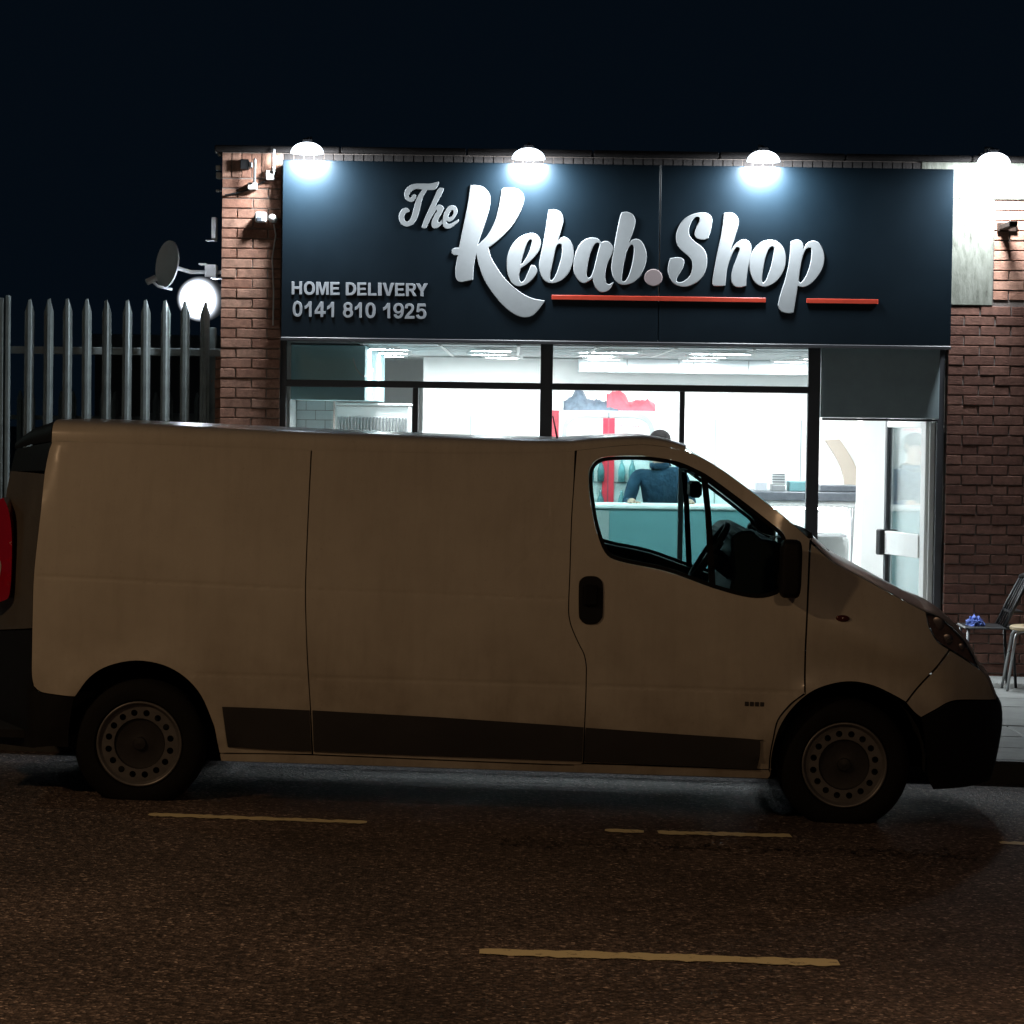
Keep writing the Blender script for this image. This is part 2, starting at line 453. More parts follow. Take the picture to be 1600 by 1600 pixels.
class MB:
    """collects boxes, tubes, lathes and prisms, then links them as one mesh object"""
    def __init__(self):
        self.v, self.f = [], []
    def add(self, vs, fs):
        n = len(self.v)
        self.v += [tuple(p) for p in vs]
        self.f += [tuple(i + n for i in q) for q in fs]
        return self
    def box(self, x0, x1, y0, y1, z0, z1):
        return self.add([(x0, y0, z0), (x1, y0, z0), (x1, y1, z0), (x0, y1, z0), (x0, y0, z1), (x1, y0, z1), (x1, y1, z1), (x0, y1, z1)],
                        [(0, 3, 2, 1), (4, 5, 6, 7), (0, 1, 5, 4), (1, 2, 6, 5), (2, 3, 7, 6), (3, 0, 4, 7)])
    def prism(self, pts, y0, y1):
        """polygon in x,z extruded along y"""
        n = len(pts)
        vs = [(x, y0, z) for x, z in pts] + [(x, y1, z) for x, z in pts]
        area = sum(pts[i][0] * pts[(i + 1) % n][1] - pts[(i + 1) % n][0] * pts[i][1] for i in range(n))
        fs = [tuple(range(n)), tuple(range(2 * n - 1, n - 1, -1))]
        fs += [(i, i + n, (i + 1) % n + n, (i + 1) % n) for i in range(n)]
        if area < 0:
            fs = [tuple(reversed(q)) for q in fs]
        return self.add(vs, fs)
    def tube(self, path, r, n=8, cap=True):
        path = [Vector(p) for p in path]
        k = len(path)
        rr = r if isinstance(r, (list, tuple)) else [r] * k
        vs, fs = [], []
        ref = None
        for i, p in enumerate(path):
            t = (path[min(i + 1, k - 1)] - path[max(i - 1, 0)]).normalized()
            if ref is None:
                ref = Vector((0, 0, 1)) if abs(t.z) < 0.9 else Vector((1, 0, 0))
            a = t.cross(ref).normalized()
            b = t.cross(a).normalized()
            ref = -b if False else ref
            for j in range(n):
                an = 2 * math.pi * j / n
                vs.append(p + (a * math.cos(an) + b * math.sin(an)) * rr[i])
        for i in range(k - 1):
            for j in range(n):
                fs.append((i * n + j, i * n + (j + 1) % n, (i + 1) * n + (j + 1) % n, (i + 1) * n + j))
        if cap:
            fs.append(tuple(reversed(range(n))))
            fs.append(tuple((k - 1) * n + j for j in range(n)))
        return self.add(vs, fs)
    def lathe(self, prof, c, axis='z', n=24):
        """prof: list of (radius, height) revolved about an axis through c"""
        vs, fs = [], []
        for r_, h_ in prof:
            for j in range(n):
                a = 2 * math.pi * j / n
                p = (r_ * math.cos(a), r_ * math.sin(a), h_)
                if axis == 'y': p = (p[0], h_, p[1])
                if axis == 'x': p = (h_, p[0], p[1])
                vs.append((p[0] + c[0], p[1] + c[1], p[2] + c[2]))
        for i in range(len(prof) - 1):
            for j in range(n):
                fs.append((i * n + j, i * n + (j + 1) % n, (i + 1) * n + (j + 1) % n, (i + 1) * n + j))
        return self.add(vs, fs)
    def ball(self, c, rx, ry, rz, nu=14, nv=9, vmin=-0.5, vmax=0.5):
        vs, fs = [], []
        for i in range(nv + 1):
            t = math.pi * (vmin + (vmax - vmin) * i / nv)
            for j in range(nu):
                a = 2 * math.pi * j / nu
                vs.append((c[0] + rx * math.cos(t) * math.cos(a), c[1] + ry * math.cos(t) * math.sin(a), c[2] + rz * math.sin(t)))
        for i in range(nv):
            for j in range(nu):
                fs.append((i * nu + j, i * nu + (j + 1) % nu, (i + 1) * nu + (j + 1) % nu, (i + 1) * nu + j))
        return self.add(vs, fs)
    def build(self, name, material, parent=None, bevel=0.0, smooth=False, local=False, seg=1, shade=None):
        me = bpy.data.meshes.new(name)
        off = Vector((0, 0, 0)) if (parent is None or local) else world_loc(parent)
        bm = bmesh.new()
        bv = [bm.verts.new(Vector(p) - off) for p in self.v]
        for q in self.f:
            try:
                bm.faces.new([bv[i] for i in q])
            except ValueError:
                pass
        bmesh.ops.remove_doubles(bm, verts=bm.verts[:], dist=1e-5)
        bmesh.ops.recalc_face_normals(bm, faces=bm.faces[:])
        if bevel:
            es = [e for e in bm.edges if len(e.link_faces) == 2 and e.calc_face_angle(0) > 0.6]
            bmesh.ops.bevel(bm, geom=es, offset=bevel, segments=seg, affect='EDGES', clamp_overlap=True)
        bm.to_mesh(me)
        bm.free()
        if smooth:
            me.polygons.foreach_set('use_smooth', [True] * len(me.polygons))
            if shade is not None:
                me.set_sharp_from_angle(angle=shade)
        me.materials.append(material)
        o = bpy.data.objects.new(name, me)
        COL.objects.link(o)
        if parent is not None:
            o.parent = parent
        return o

def copy_obj(o, parent, loc=None):
    c = o.copy()
    COL.objects.link(c)
    c.parent = parent
    if loc is not None:
        c.location = loc
    return c

# ------------------------------------------------------------------ outlines
def smooth_path(pts, closed=True, turn=48, step=0.25):
    """Catmull-Rom through pts; a third element 1 marks a corner, 0 forbids it, else corners are where the line turns sharply"""
    n = len(pts)
    P = [Vector((p[0], p[1])) for p in pts]
    corner = []
    for i, p in enumerate(pts):
        if len(p) > 2:
            corner.append(bool(p[2]))
            continue
        if not closed and i in (0, n - 1):
            corner.append(True)
            continue
        a = P[i] - P[i - 1]
        b = P[(i + 1) % n] - P[i]
        corner.append(a.length > 0 and b.length > 0 and a.angle(b) > R(turn))
    out = []
    for i in range(n if closed else n - 1):
        j = (i + 1) % n
        p1, p2 = P[i], P[j]
        p0 = p1 * 2 - p2 if corner[i] else P[i - 1]
        p3 = p2 * 2 - p1 if corner[j] else P[(j + 1) % n]
        k = 1 if (corner[i] and corner[j]) else max(2, int(1 / step))
        for s in range(k):
            t = s / k
            q = 0.5 * ((2 * p1) + (p2 - p0) * t + (2 * p0 - 5 * p1 + 4 * p2 - p3) * t * t + (3 * p1 - p0 - 3 * p2 + p3) * t ** 3)
            out.append((q.x, q.y))
    if not closed:
        out.append((P[-1].x, P[-1].y))
    return out

def densify(pts, mx):
    out = []
    n = len(pts)
    for i in range(n):
        a, b = pts[i], pts[(i + 1) % n]
        d = math.hypot(b[0] - a[0], b[1] - a[1])
        k = max(1, int(math.ceil(d / mx)))
        for s in range(k):
            t = s / k
            out.append((a[0] + (b[0] - a[0]) * t, a[1] + (b[1] - a[1]) * t))
    return out

def inside(poly, X, Y):
    p = np.asarray(poly)
    r = np.zeros(len(X), bool)
    x0, y0 = p[:, 0], p[:, 1]
    x1, y1 = np.roll(x0, -1), np.roll(y0, -1)
    for a, b, c, d in zip(x0, y0, x1, y1):
        if b == d:
            continue
        cond = ((b > Y) != (d > Y)) & (X < (c - a) * (Y - b) / (d - b) + a)
        r ^= cond
    return r

def shrink(poly, d):
    """offset a closed outline inwards by d"""
    n = len(poly)
    area = sum(poly[i][0] * poly[(i + 1) % n][1] - poly[(i + 1) % n][0] * poly[i][1] for i in range(n))
    s = 1 if area > 0 else -1
    out = []
    for i in range(n):
        a, b, c = Vector(poly[i - 1]), Vector(poly[i]), Vector(poly[(i + 1) % n])
        t1, t2 = (b - a), (c - b)
        if t1.length < 1e-9 or t2.length < 1e-9:
            out.append(tuple(b)); continue
        t1.normalize(); t2.normalize()
        n1, n2 = Vector((-t1.y, t1.x)) * s, Vector((-t2.y, t2.x)) * s
        nn = n1 + n2
        if nn.length < 0.2:
            nn = n1
        nn.normalize()
        k = 1.0 / max(0.5, nn.dot(n1))
        q = b + nn * d * k
        out.append((q.x, q.y))
    return out

def triangulate(outline, holes=(), grid=0.0, extra=()):
    loops = [outline] + list(holes)
    pts, edges = [], []
    for lp in loops:
        s = len(pts)
        pts += [tuple(p) for p in lp]
        edges += [(s + i, s + (i + 1) % len(lp)) for i in range(len(lp))]
    if grid or len(extra):
        a = np.asarray(outline)
        cand = []
        if grid:
            gx = np.arange(a[:, 0].min() + grid * 0.37, a[:, 0].max(), grid)
            gy = np.arange(a[:, 1].min() + grid * 0.41, a[:, 1].max(), grid)
            X, Y = np.meshgrid(gx, gy)
            cand.append(np.stack([X.ravel(), Y.ravel()], 1))
        if len(extra):
            cand.append(np.asarray(extra, float))
        c = np.concatenate(cand)
        ok = inside(outline, c[:, 0], c[:, 1])
        for h in holes:
            ok &= ~inside(h, c[:, 0], c[:, 1])
        c = c[ok]
        allb = np.asarray(pts)
        if len(c):
            d = np.min(np.hypot(c[:, None, 0] - allb[None, :, 0], c[:, None, 1] - allb[None, :, 1]), axis=1)
            c = c[d > (grid * 0.4 if grid else 0.004)]
        pts += [tuple(q) for q in c]
    vo, _, fo, *_ = delaunay_2d_cdt([Vector(p) for p in pts], edges, [], 0, 1e-7)
    V = np.array([(v.x, v.y) for v in vo])
    F = np.array([f for f in fo if len(f) == 3])
    cen = V[F].mean(axis=1)
    ok = inside(outline, cen[:, 0], cen[:, 1])
    for h in holes:
        ok &= ~inside(h, cen[:, 0], cen[:, 1])
    F = F[ok]
    # counter-clockwise in (x, z)
    A = V[F]
    cr = (A[:, 1, 0] - A[:, 0, 0]) * (A[:, 2, 1] - A[:, 0, 1]) - (A[:, 1, 1] - A[:, 0, 1]) * (A[:, 2, 0] - A[:, 0, 0])
    F[cr < 0] = F[cr < 0][:, ::-1]
    return V, F

def raw_mesh(name, verts, faces, material, parent=None, smooth_faces=None):
    me = bpy.data.meshes.new(name)
    me.from_pydata([tuple(v) for v in verts], [], [tuple(int(i) for i in f) for f in faces])
    if smooth_faces is not None:
        fl = [False] * len(me.polygons)
        for i in range(min(smooth_faces, len(fl))):
            fl[i] = True
        me.polygons.foreach_set('use_smooth', fl)
    me.materials.append(material)
    me.update()
    o = bpy.data.objects.new(name, me)
    COL.objects.link(o)
    if parent is not None:
        o.parent = parent
    return o

# ================================================================== STREET (setting)
def street_sheet(name, x0, x1, y0, y1, dz, material, nx=40, thick=0.0):
    vs, fs = [], []
    for i in range(nx + 1):
        x = x0 + (x1 - x0) * i / nx
        vs += [(x, y0, G(x) + dz), (x, y1, G(x) + dz)]
    for i in range(nx):
        fs.append((2 * i, 2 * i + 2, 2 * i + 3, 2 * i + 1))
    return raw_mesh(name, vs, fs, material)

road = tag(street_sheet('road', -60, 60, 4.9, Y_KERB + .01, 0.0, M['asphalt']), 'dark asphalt road sloping gently past the shop', kind='structure')
pavement = tag(street_sheet('pavement', -60, 60, Y_KERB + 0.13, Y_WALL + 0.2, PAVE - 0.02, M['mortar']), 'concrete slab pavement in front of the shop', kind='structure')
ground = tag(street_sheet('ground', -120, 120, Y_WALL + 0.2, 160, PAVE - 0.05, M['earth']), 'dark yard ground behind the fence', kind='structure')
near_pavement = tag(street_sheet('near_pavement', -60, 60, -40, 4.9, 0.12, M['slab']), 'pavement on the near side of the road', kind='structure')

# paving slabs and kerb stones, alike pieces sharing mesh data
def slab_mesh(name, w, d, h, material, bev=0.006):
    b = MB().box(-w / 2, w / 2, -d / 2, d / 2, -h, 0)
    o = b.build(name, material, None, bevel=bev)
    return o
slab0 = slab_mesh('paving_slab', 0.895, 0.594, 0.05, M['slab'])
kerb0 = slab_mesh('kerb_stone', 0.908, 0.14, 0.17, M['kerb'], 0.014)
first = True
for r_ in range(9):
    y = Y_KERB + 0.145 + 0.3 + r_ * 0.6
    for c_ in range(-4, 6):
        x = c_ * 0.9 + (0.45 if r_ % 2 else 0)
        o = slab0 if first else copy_obj(slab0, pavement)
        first = False
        o.parent = pavement
        o.location = (x, y, G(x) + PAVE + random.uniform(-0.003, 0.003))
        o.rotation_euler = (random.uniform(-.003, .003), SLOPE, 0)
for c_ in range(-5, 7):
    x = c_ * 0.915 + 0.2
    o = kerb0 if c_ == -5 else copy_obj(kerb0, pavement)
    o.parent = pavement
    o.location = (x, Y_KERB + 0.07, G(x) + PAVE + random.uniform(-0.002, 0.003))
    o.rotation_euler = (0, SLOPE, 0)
vs = []
for x in (-60, 60):
    vs += [(x, 4.9, G(x) - .05), (x, 4.9, G(x) + .13), (x, 4.78, G(x) + .13), (x, 4.78, G(x) - .05)]
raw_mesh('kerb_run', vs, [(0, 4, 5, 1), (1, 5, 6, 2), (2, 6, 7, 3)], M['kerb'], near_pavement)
for side in (-1, 1):      # the kerb goes on beyond the stones in view
    xa, xb = (-60, -4.85) if side < 0 else (6.15, 60)
    vs = []
    for x in (xa, xb):
        z = G(x) + PAVE
        vs += [(x, Y_KERB, z - .17), (x, Y_KERB + .14, z - .17), (x, Y_KERB, z), (x, Y_KERB + .14, z)]
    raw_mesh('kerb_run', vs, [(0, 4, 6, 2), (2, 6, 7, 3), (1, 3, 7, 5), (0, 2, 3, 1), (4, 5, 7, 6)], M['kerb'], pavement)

def road_mark(p0, p1, width, ragged=0.026):
    """a painted dash between two ground points, with worn ragged edges"""
    d = (p1 - p0); L = d.length; d.normalize()
    s = Vector((-d.y, d.x, 0))
    n = max(6, int(L / 0.028))
    vs, fs = [], []
    for i in range(n + 1):
        c = p0 + d * (L * i / n)
        e = 1.0 if 0 < i < n else 0.7
        for sg in (-1, 1):
            q = c + s * sg * (width / 2 * e + random.uniform(-ragged, ragged) * 0.6)
            vs.append((q.x, q.y, G(q.x) + 0.004))
    for i in range(n):
        fs.append((2 * i, 2 * i + 2, 2 * i + 3, 2 * i + 1) if s.y > 0 else (2 * i, 2 * i + 1, 2 * i + 3, 2 * i + 2))
    o = raw_mesh('lane_marking', vs, fs, M['paint_white'], road)
    return o
for a, b, w in (((232, 1273.5), (573, 1286), 0.10), ((945, 1298), (1006, 1300.5), 0.10), ((1028, 1301.5), (1236, 1307), 0.11), ((1562, 1318), (1700, 1321.5), 0.10),
                ((749, 1487.5), (1311, 1506), 0.13)):
    road_mark(ground_at(*a), ground_at(*b), w)
road_mark(ground_at(-560, 1452), ground_at(-60, 1466), 0.13)
road_mark(ground_at(2000, 1527), ground_at(2560, 1547), 0.13)
# a thin drift of wet leaves and grit along the parking line
lv, lf = [], []
for i in range(420):
    px = random.uniform(780, 1545)
    py = 1317 + (px - 800) * 0.030 + random.gauss(0, 3.6)
    g = ground_at(px, py)
    a = random.uniform(0, 6.28); s = random.uniform(0.006, 0.020); t = random.uniform(0, 0.006)
    n = len(lv)
    for k in range(4):
        an = a + k * 1.57
        rr = s * (1.0 if k % 2 else 0.55)
        lv.append((g.x + rr * math.cos(an), g.y + rr * math.sin(an), g.z + 0.004 + (t if k in (1, 2) else 0.0)))
    lf.append((n, n + 1, n + 2, n + 3))
tag(raw_mesh('leaf_litter', lv, lf, M['leaf']), 'thin line of wet leaves and grit along the parking bay line', kind='stuff')

# ================================================================== SHOP BUILDING
XL = at(345, 500, Y_WALL)[0]                 # left corner of the front
XO0, XO1 = at(437, 560, Y_WALL)[0], at(1479, 700, Y_WALL)[0]   # shop front opening
ZTOP = at(480, 239.5, Y_WALL)[1]             # top of the brickwork
ZB = -0.25
XR = 6.2
Y_IN = 21.5
Y_BACK = 29.0
ZC = 2.50                                     # ceiling of the shop
ZF = 0.12
shop = thing('shop_building', 'single storey red brick takeaway shop with a lit white interior behind a dark glazed front', 'shop building', (0.5, Y_WALL, 0))
def sbox(name, material, *bx, parent=None, bevel=0.0, label=None):
    o = MB().box(*bx).build(name, material, parent or shop, bevel=bevel)
    if label: o['label'] = label
    return o

brick0 = None
def brick(parent, x, z, w, h, y, material, d=0.07):
    """one brick laid with a slightly uneven face; all share one unit mesh"""
    global brick0
    if brick0 is None:
        v = [(-.5, 0, -.5), (.5, 0, -.5), (.5, 0, .5), (-.5, 0, .5)]
        k = 0.030
        vs = [(-.5, 1, -.5), (.5, 1, -.5), (.5, 1, .5), (-.5, 1, .5), (-.5, .09, -.5), (.5, .09, -.5), (.5, .09, .5), (-.5, .09, .5),
              (-.5 + k * .5, 0, -.5 + k * 1.6), (.5 - k * .5, 0, -.5 + k * 1.6), (.5 - k * .5, 0, .5 - k * 1.6), (-.5 + k * .5, 0, .5 - k * 1.6)]
        fs = [(8, 9, 10, 11), (4, 5, 9, 8), (5, 6, 10, 9), (6, 7, 11, 10), (7, 4, 8, 11), (0, 1, 5, 4), (1, 2, 6, 5), (2, 3, 7, 6), (3, 0, 4, 7), (3, 2, 1, 0)]
        o = raw_mesh('brick', vs, fs, material, parent)
        brick0 = o.data
    else:
        o = bpy.data.objects.new('brick', brick0)
        COL.objects.link(o)
        o.parent = parent
    off = world_loc(parent)
    o.location = Vector((x + w / 2, y + random.uniform(-0.004, 0.003), z + h / 2)) - off
    o.scale = (w, d, h)
    o.rotation_euler = (random.uniform(-.012, .012), random.uniform(-.004, .004), random.uniform(-.012, .012))
    if o.data.materials[0] != material:
        o.material_slots[0].link = 'OBJECT'
        o.material_slots[0].material = material
    return o

CH, BL, J = 0.0750, 0.2290, 0.0095
def brickwork(parent, x0, x1, ztop, zbot, y, material, skip=None, right_open=False):
    z, row = ztop, 0
    while z - CH > zbot:
        x = x0
        first_w = BL * 0.48 if row % 2 else BL
        k = 0
        while x < x1 - 0.03:
            w = first_w if k == 0 else BL
            k += 1
            e = min(x + w, x1)
            if x1 - e < 0.05 and not right_open:
                e = x1
            if skip is None or not skip(x, e, z - CH, z):
                brick(parent, x + J / 2 * (k > 1), z - CH + J / 2, e - x - J / 2 * (k > 1), CH - J, y, material)
            x = e + J / 2
        z -= CH
        row += 1

# left brick pier
wall_l = MB().box(XL, XO0, Y_WALL + .010, Y_BACK, ZB, ZTOP).build('wall', M['mortar_light'], shop)
zs = ZTOP - 0.19
x = XL
while x < XO0 - 0.03:                         # a course of bricks on end along the top
    w = min(0.066, XO0 - x)
    brick(wall_l, x, zs, w, 0.19 - J / 2, Y_WALL, M['brick'])
    x += 0.075
brickwork(wall_l, XL, XO0, zs - J / 2, ZB, Y_WALL, M['brick'])
# right brick pier and the wall beyond it, with a patch of old render beside the sign
wall_r = MB().box(XO1, XR, Y_WALL + .010, Y_BACK, ZB, ZTOP).build('wall', M['mortar'], shop)
PX0, PX1 = at(1489, 400, Y_WALL)[0], at(1552, 400, Y_WALL)[0]
PZ0 = at(1520, 477, Y_WALL)[1]
PZM = at(1520, 312, Y_WALL)[1]
XBR = at(1648, 500, Y_WALL)[0]
xe = at(1605, 300, Y_WALL)[0]
ZR = at(1540, 262, Y_WALL)[1]
def skip_r(a, b, c, d):
    return (a < PX1 - 0.02 and d > PZ0 + 0.02) or c > PZM - 0.03
# courses in two runs so that the render patch has a clean edge
brickwork(wall_r, PX1 + 0.006, XBR, PZM - 0.004, PZ0 - 0.003, Y_WALL, M['brick'])
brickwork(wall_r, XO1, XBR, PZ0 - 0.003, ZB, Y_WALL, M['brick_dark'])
sbox('render_patch', M['plaster'], PX0 - .25, PX1, Y_WALL - 0.006, Y_WALL + 0.02, PZ0, PZM, parent=wall_r, bevel=0.004)
sbox('render_band', M['plaster'], PX0 - .25, XR, Y_WALL - 0.010, Y_WALL + 0.02, PZM + 0.004, ZTOP, parent=wall_r, bevel=0.004)
# brickwork beyond the frame: same bond in one joined piece
rest = MB()
z, row = PZM, 0
while z - CH > ZB:
    x = XBR + (0.12 if row % 2 else 0.0)
    while x < XR - 0.03:
        e = min(x + BL, XR)
        rest.box(x + J, e, Y_WALL - random.uniform(0, .003), Y_WALL + 0.05, z - CH + J / 2, z - J / 2)
        x = e
    z -= CH; row += 1
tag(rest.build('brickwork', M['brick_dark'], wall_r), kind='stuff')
# wall over the shop front, coping, roof, back and inside
sbox('wall', M['mortar'], XO0, XO1, Y_WALL + 0.012, Y_IN, at(850, 529, 21.4)[1], ZTOP)
hb = MB()
x = XO0 + 0.02
while x < XO1 - 0.06:                         # bricks on end showing over the top of the sign
    hb.box(x, x + 0.066, Y_WALL - random.uniform(0, .004), Y_WALL + 0.03, ZTOP - 0.19, ZTOP - 0.006)
    x += 0.075
tag(hb.build('brick_course', M['coping'], shop), kind='stuff')
for k in range(9):                            # coping stones
    w = (XR - XL + 0.12) / 9
    x = XL - 0.06 + k * w
    o = MB().box(x + 0.004, x + w - 0.004, Y_WALL - 0.045, Y_WALL + 0.32, ZTOP + 0.004, ZTOP + 0.05).build('coping_stone', M['coping'], shop, bevel=0.008)
sbox('roof', M['shed'], XL, XR, Y_WALL + 0.33, Y_BACK + .2, ZTOP - 0.3, ZTOP - 0.2)
sbox('ceiling', M['ceil'], XO0, XO1 + .6, Y_IN, Y_BACK, ZC, ZC + 0.04)
sbox('floor', M['floor_tile'], XO0, XO1 + .6, Y_WALL + .1, Y_BACK, ZF - 0.1, ZF)
sbox('back_wall', M['white_paint'], XO0, XO1 + .6, Y_BACK - 0.1, Y_BACK - .002, ZF, ZC)
sbox('side_wall', M['white_paint'], XO0 + 0.002, XO0 + 0.06, Y_IN + .06, Y_BACK - .1, ZF, ZC)
sbox('side_wall', M['white_paint'], XO1 - 0.05, XO1 + .598, Y_IN + .02, Y_BACK - .1, ZF, ZC)
# suspended ceiling grid
gr = MB()
for k in range(1, 12):
    y = Y_IN + k * 0.6
    gr.box(XO0 + .07, XO1 - .06, y - .012, y + .012, ZC - .008, ZC - .001)
for k in range(1, 9):
    x = XO0 + k * 0.6
    gr.box(x - .012, x + .012, Y_IN + .05, Y_BACK - .15, ZC - .0085, ZC - .0015)
gr.build('ceiling_grid', M['white_metal'], shop)

# ---- shop front: dark aluminium frame, panes, shutter box, door
YF = 21.40
def fx(px, py=600): return at(px, py, YF)[0]
def fz(py, px=850): return at(px, py, YF)[1]
frame = part_group('shop_window', shop)
def fbox(px0, px1, z0, z1, name='mullion', dy=0.04, y0=0.0):
    return MB().box(fx(px0), fx(px1), YF - dy + y0, YF + dy + y0, z0, z1).build(name, M['alu_dark'], frame, bevel=0.003)
ZH0, ZH1 = fz(538), fz(528.5)
ZT0, ZT1 = fz(609), fz(598.5)
ZS = ZF + 0.45
XA, XB = fx(437), fx(1281, 640)
fbox(437, 447.5, ZF, ZH1, 'frame_post')
fbox(1262, 1281, ZF, ZH1, 'frame_post')
MB().box(fx(447.5), fx(1262), YF - .045, YF + .045, ZH0, ZH1).build('head_rail', M['alu_dark'], frame, bevel=0.003)
MB().box(fx(447.5), fx(1262), YF - .07, YF + .07, ZS - .08, ZS).build('sill', M['alu_dark'], frame, bevel=0.003)
MB().box(fx(447.5), fx(1262), YF - .03, YF + .03, ZF, ZS - .08).build('stall_riser', M['alu_dark'], frame)
fbox(844.2, 863.4, ZS, ZH0)
for a, b in ((447.5, 844.2), (863.4, 1262)):
    MB().box(fx(a), fx(b), YF - .036, YF + .036, ZT0, ZT1).build('transom', M['alu_dark'], frame, bevel=0.003)
for a, b in ((645.3, 654), (1062.3, 1070.4)):
    fbox(a, b, ZS, ZT0, 'glazing_bar', 0.03)
for a, b, z0, z1 in ((447.5, 844.2, ZT1, ZH0), (863.4, 1262, ZT1, ZH0), (447.5, 645.3, ZS, ZT0), (654, 844.2, ZS, ZT0), (863.4, 1062.3, ZS, ZT0), (1070.4, 1262, ZS, ZT0)):
    MB().box(fx(a) + .001, fx(b) - .001, YF - .004, YF + .004, z0 + .001, z1 - .001).build('pane', M['shop_glass'], frame)

SZ0, SZ1 = fz(653.5, 1370), fz(541, 1370)
shb = part_group('shutter_box', shop)
MB().box(fx(1283), fx(1465.5, 560), YF - .11, YF + .12, SZ0, SZ1).build('casing', M['shutter'], shb, bevel=0.006)
MB().box(fx(1284), fx(1464, 560), YF - .085, YF - .06, SZ0 - .02, SZ0 - .002).build('bottom_rail', M['alu_dark'], shb, bevel=0.003)
doorway = part_group('shop_door', shop)
doorway['label'] = 'white framed glass shop door standing open inwards'
MB().box(fx(1459.5, 800), fx(1470, 800), YF - .06, YF + .06, ZF, SZ1).build('door_jamb', M['alu_dark'], doorway, bevel=0.003)
MB().box(fx(1451, 800), fx(1459, 800), YF + .0, YF + .05, ZF, SZ0 - .022).build('door_jamb', M['pvc'], doorway, bevel=0.003)
# open leaf, hinged on the right, swung inwards
hx, hy = fx(1450, 800), YF + .04
ang = R(75)
LW, LT = 0.80, 0.045
ux, uy = -math.cos(ang), math.sin(ang)      # along the leaf, away from the hinge
nx_, ny_ = uy, -ux
def leaf(a0, a1, z0, z1, t=LT):
    b = MB()
    vs = []
    for z in (z0, z1):
        for a, s in ((a0, -1), (a1, -1), (a1, 1), (a0, 1)):
            vs.append((hx + ux * a + nx_ * s * t / 2, hy + uy * a + ny_ * s * t / 2, z))
    return b.add(vs, [(0, 3, 2, 1), (4, 5, 6, 7), (0, 1, 5, 4), (1, 2, 6, 5), (2, 3, 7, 6), (3, 0, 4, 7)])
DZ0, DZ1 = ZF + .02, SZ0 + .03
ZM0, ZM1 = at(1400, 867, 22)[1], at(1400, 831, 22)[1]
leaf(0.0, 0.09, DZ0, DZ1).build('door_stile', M['pvc'], doorway, bevel=.003)
leaf(LW - .04, LW, DZ0, DZ1).build('door_stile', M['alu_dark'], doorway, bevel=.003)
leaf(.09, LW - .04, DZ0, DZ0 + .2).build('door_rail', M['pvc'], doorway, bevel=.003)
leaf(.09, LW - .04, DZ1 - .1, DZ1).build('door_rail', M['pvc'], doorway, bevel=.003)
leaf(.09, LW - .04, ZM0, ZM1, LT + .02).build('middle_rail', M['pvc'], doorway, bevel=.003)
leaf(.09, LW - .04, DZ0 + .2, ZM0, .008).build('pane', M['shop_glass'], doorway)
leaf(.09, LW - .04, ZM1, DZ1 - .1, .008).build('pane', M['shop_glass'], doorway)
leaf(LW - .05, LW + .035, ZM0 - .01, ZM1 + .01, LT + .10).build('handle', M['black_plastic'], doorway, bevel=.008)
# white pier inside next to the door
sbox('pier', M['white_paint'], at(1346, 800, 23.6)[0], at(1394, 800, 23.6)[0], 23.6, 24.0, ZF, ZC - .01)

# ================================================================== FASCIA SIGN
YS = 21.12
def sp(px, py, y=YS): return at(px, py, y)
SX0, SX1 = sp(440.5, 390)[0], sp(1488, 400)[0]
SZT, SZB = sp(960, 257)[1], sp(960, 533)[1]
XSEAM = sp(1031, 350)[0]
sign = thing('fascia_sign', 'navy shop sign with raised silver script lettering over the shop window', 'shop sign', ((SX0 + SX1) / 2, YS, SZB))
for a, b in ((SX0, XSEAM - .003), (XSEAM + .003, SX1)):
    MB().box(a, b, YS, YS + .03, SZB, SZT).build('panel', M['fascia'], sign, bevel=.004)
MB().box(SX0 + .01, SX1 - .01, YS + .03, Y_WALL + .005, SZB + .01, SZT - .01).build('sign_box', M['fascia_edge'], sign)
MB().box(XSEAM - .0025, XSEAM + .0025, YS + .002, YS + .03, SZB + .3, SZT - .002).build('joint_strip', M['steel'], sign)
MB().box(SX0 - .004, SX1 + .004, YS - .006, YS + .032, SZB - .03, SZB - .003).build('bottom_trim', M['alu_dark'], sign, bevel=.004)

def letter(outline, holes, material, name='letter', depth=0.014, cham=0.004, y=YS):
    """one raised acrylic letter with a bevelled rim, standing on the panel"""
    off = world_loc(sign)
    lo = [at(p[0], p[1], y) for p in outline]
    hs = [[at(p[0], p[1], y) for p in h] for h in holes]
    yb, yf = y - 0.001, y - depth
    verts, faces = [], []
    def front(loop, d):
        a = sum(loop[i][0] * loop[(i + 1) % len(loop)][1] - loop[(i + 1) % len(loop)][0] * loop[i][1] for i in range(len(loop)))
        return loop if a > 0 else list(reversed(loop))
    lo = front(lo, 1)
    hs = [front(h, 1) for h in hs]
    inn = shrink(lo, cham)
    hin = [shrink(h, -cham) for h in hs]
    V, F = triangulate(inn, hin)
    verts += [(v[0], yf, v[1]) for v in V]
    faces += [tuple(f) for f in F]
    for lp, sh, sgn in [(lo, inn, 1)] + [(h, hi, -1) for h, hi in zip(hs, hin)]:
        n = len(lp)
        for ya, La, yb2, Lb in ((yf, sh, yf + .006, lp), (yf + .006, lp, yb, lp)):
            s = len(verts)
            verts += [(p[0], ya, p[1]) for p in La] + [(p[0], yb2, p[1]) for p in Lb]
            for i in range(n):
                j = (i + 1) % n
                q = (s + i, s + n + i, s + n + j, s + j)
                faces.append(q if sgn > 0 else tuple(reversed(q)))
    verts = [(v[0] - off.x, v[1] - off.y, v[2] - off.z) for v in verts]
    return raw_mesh(name, verts, faces, material, sign)

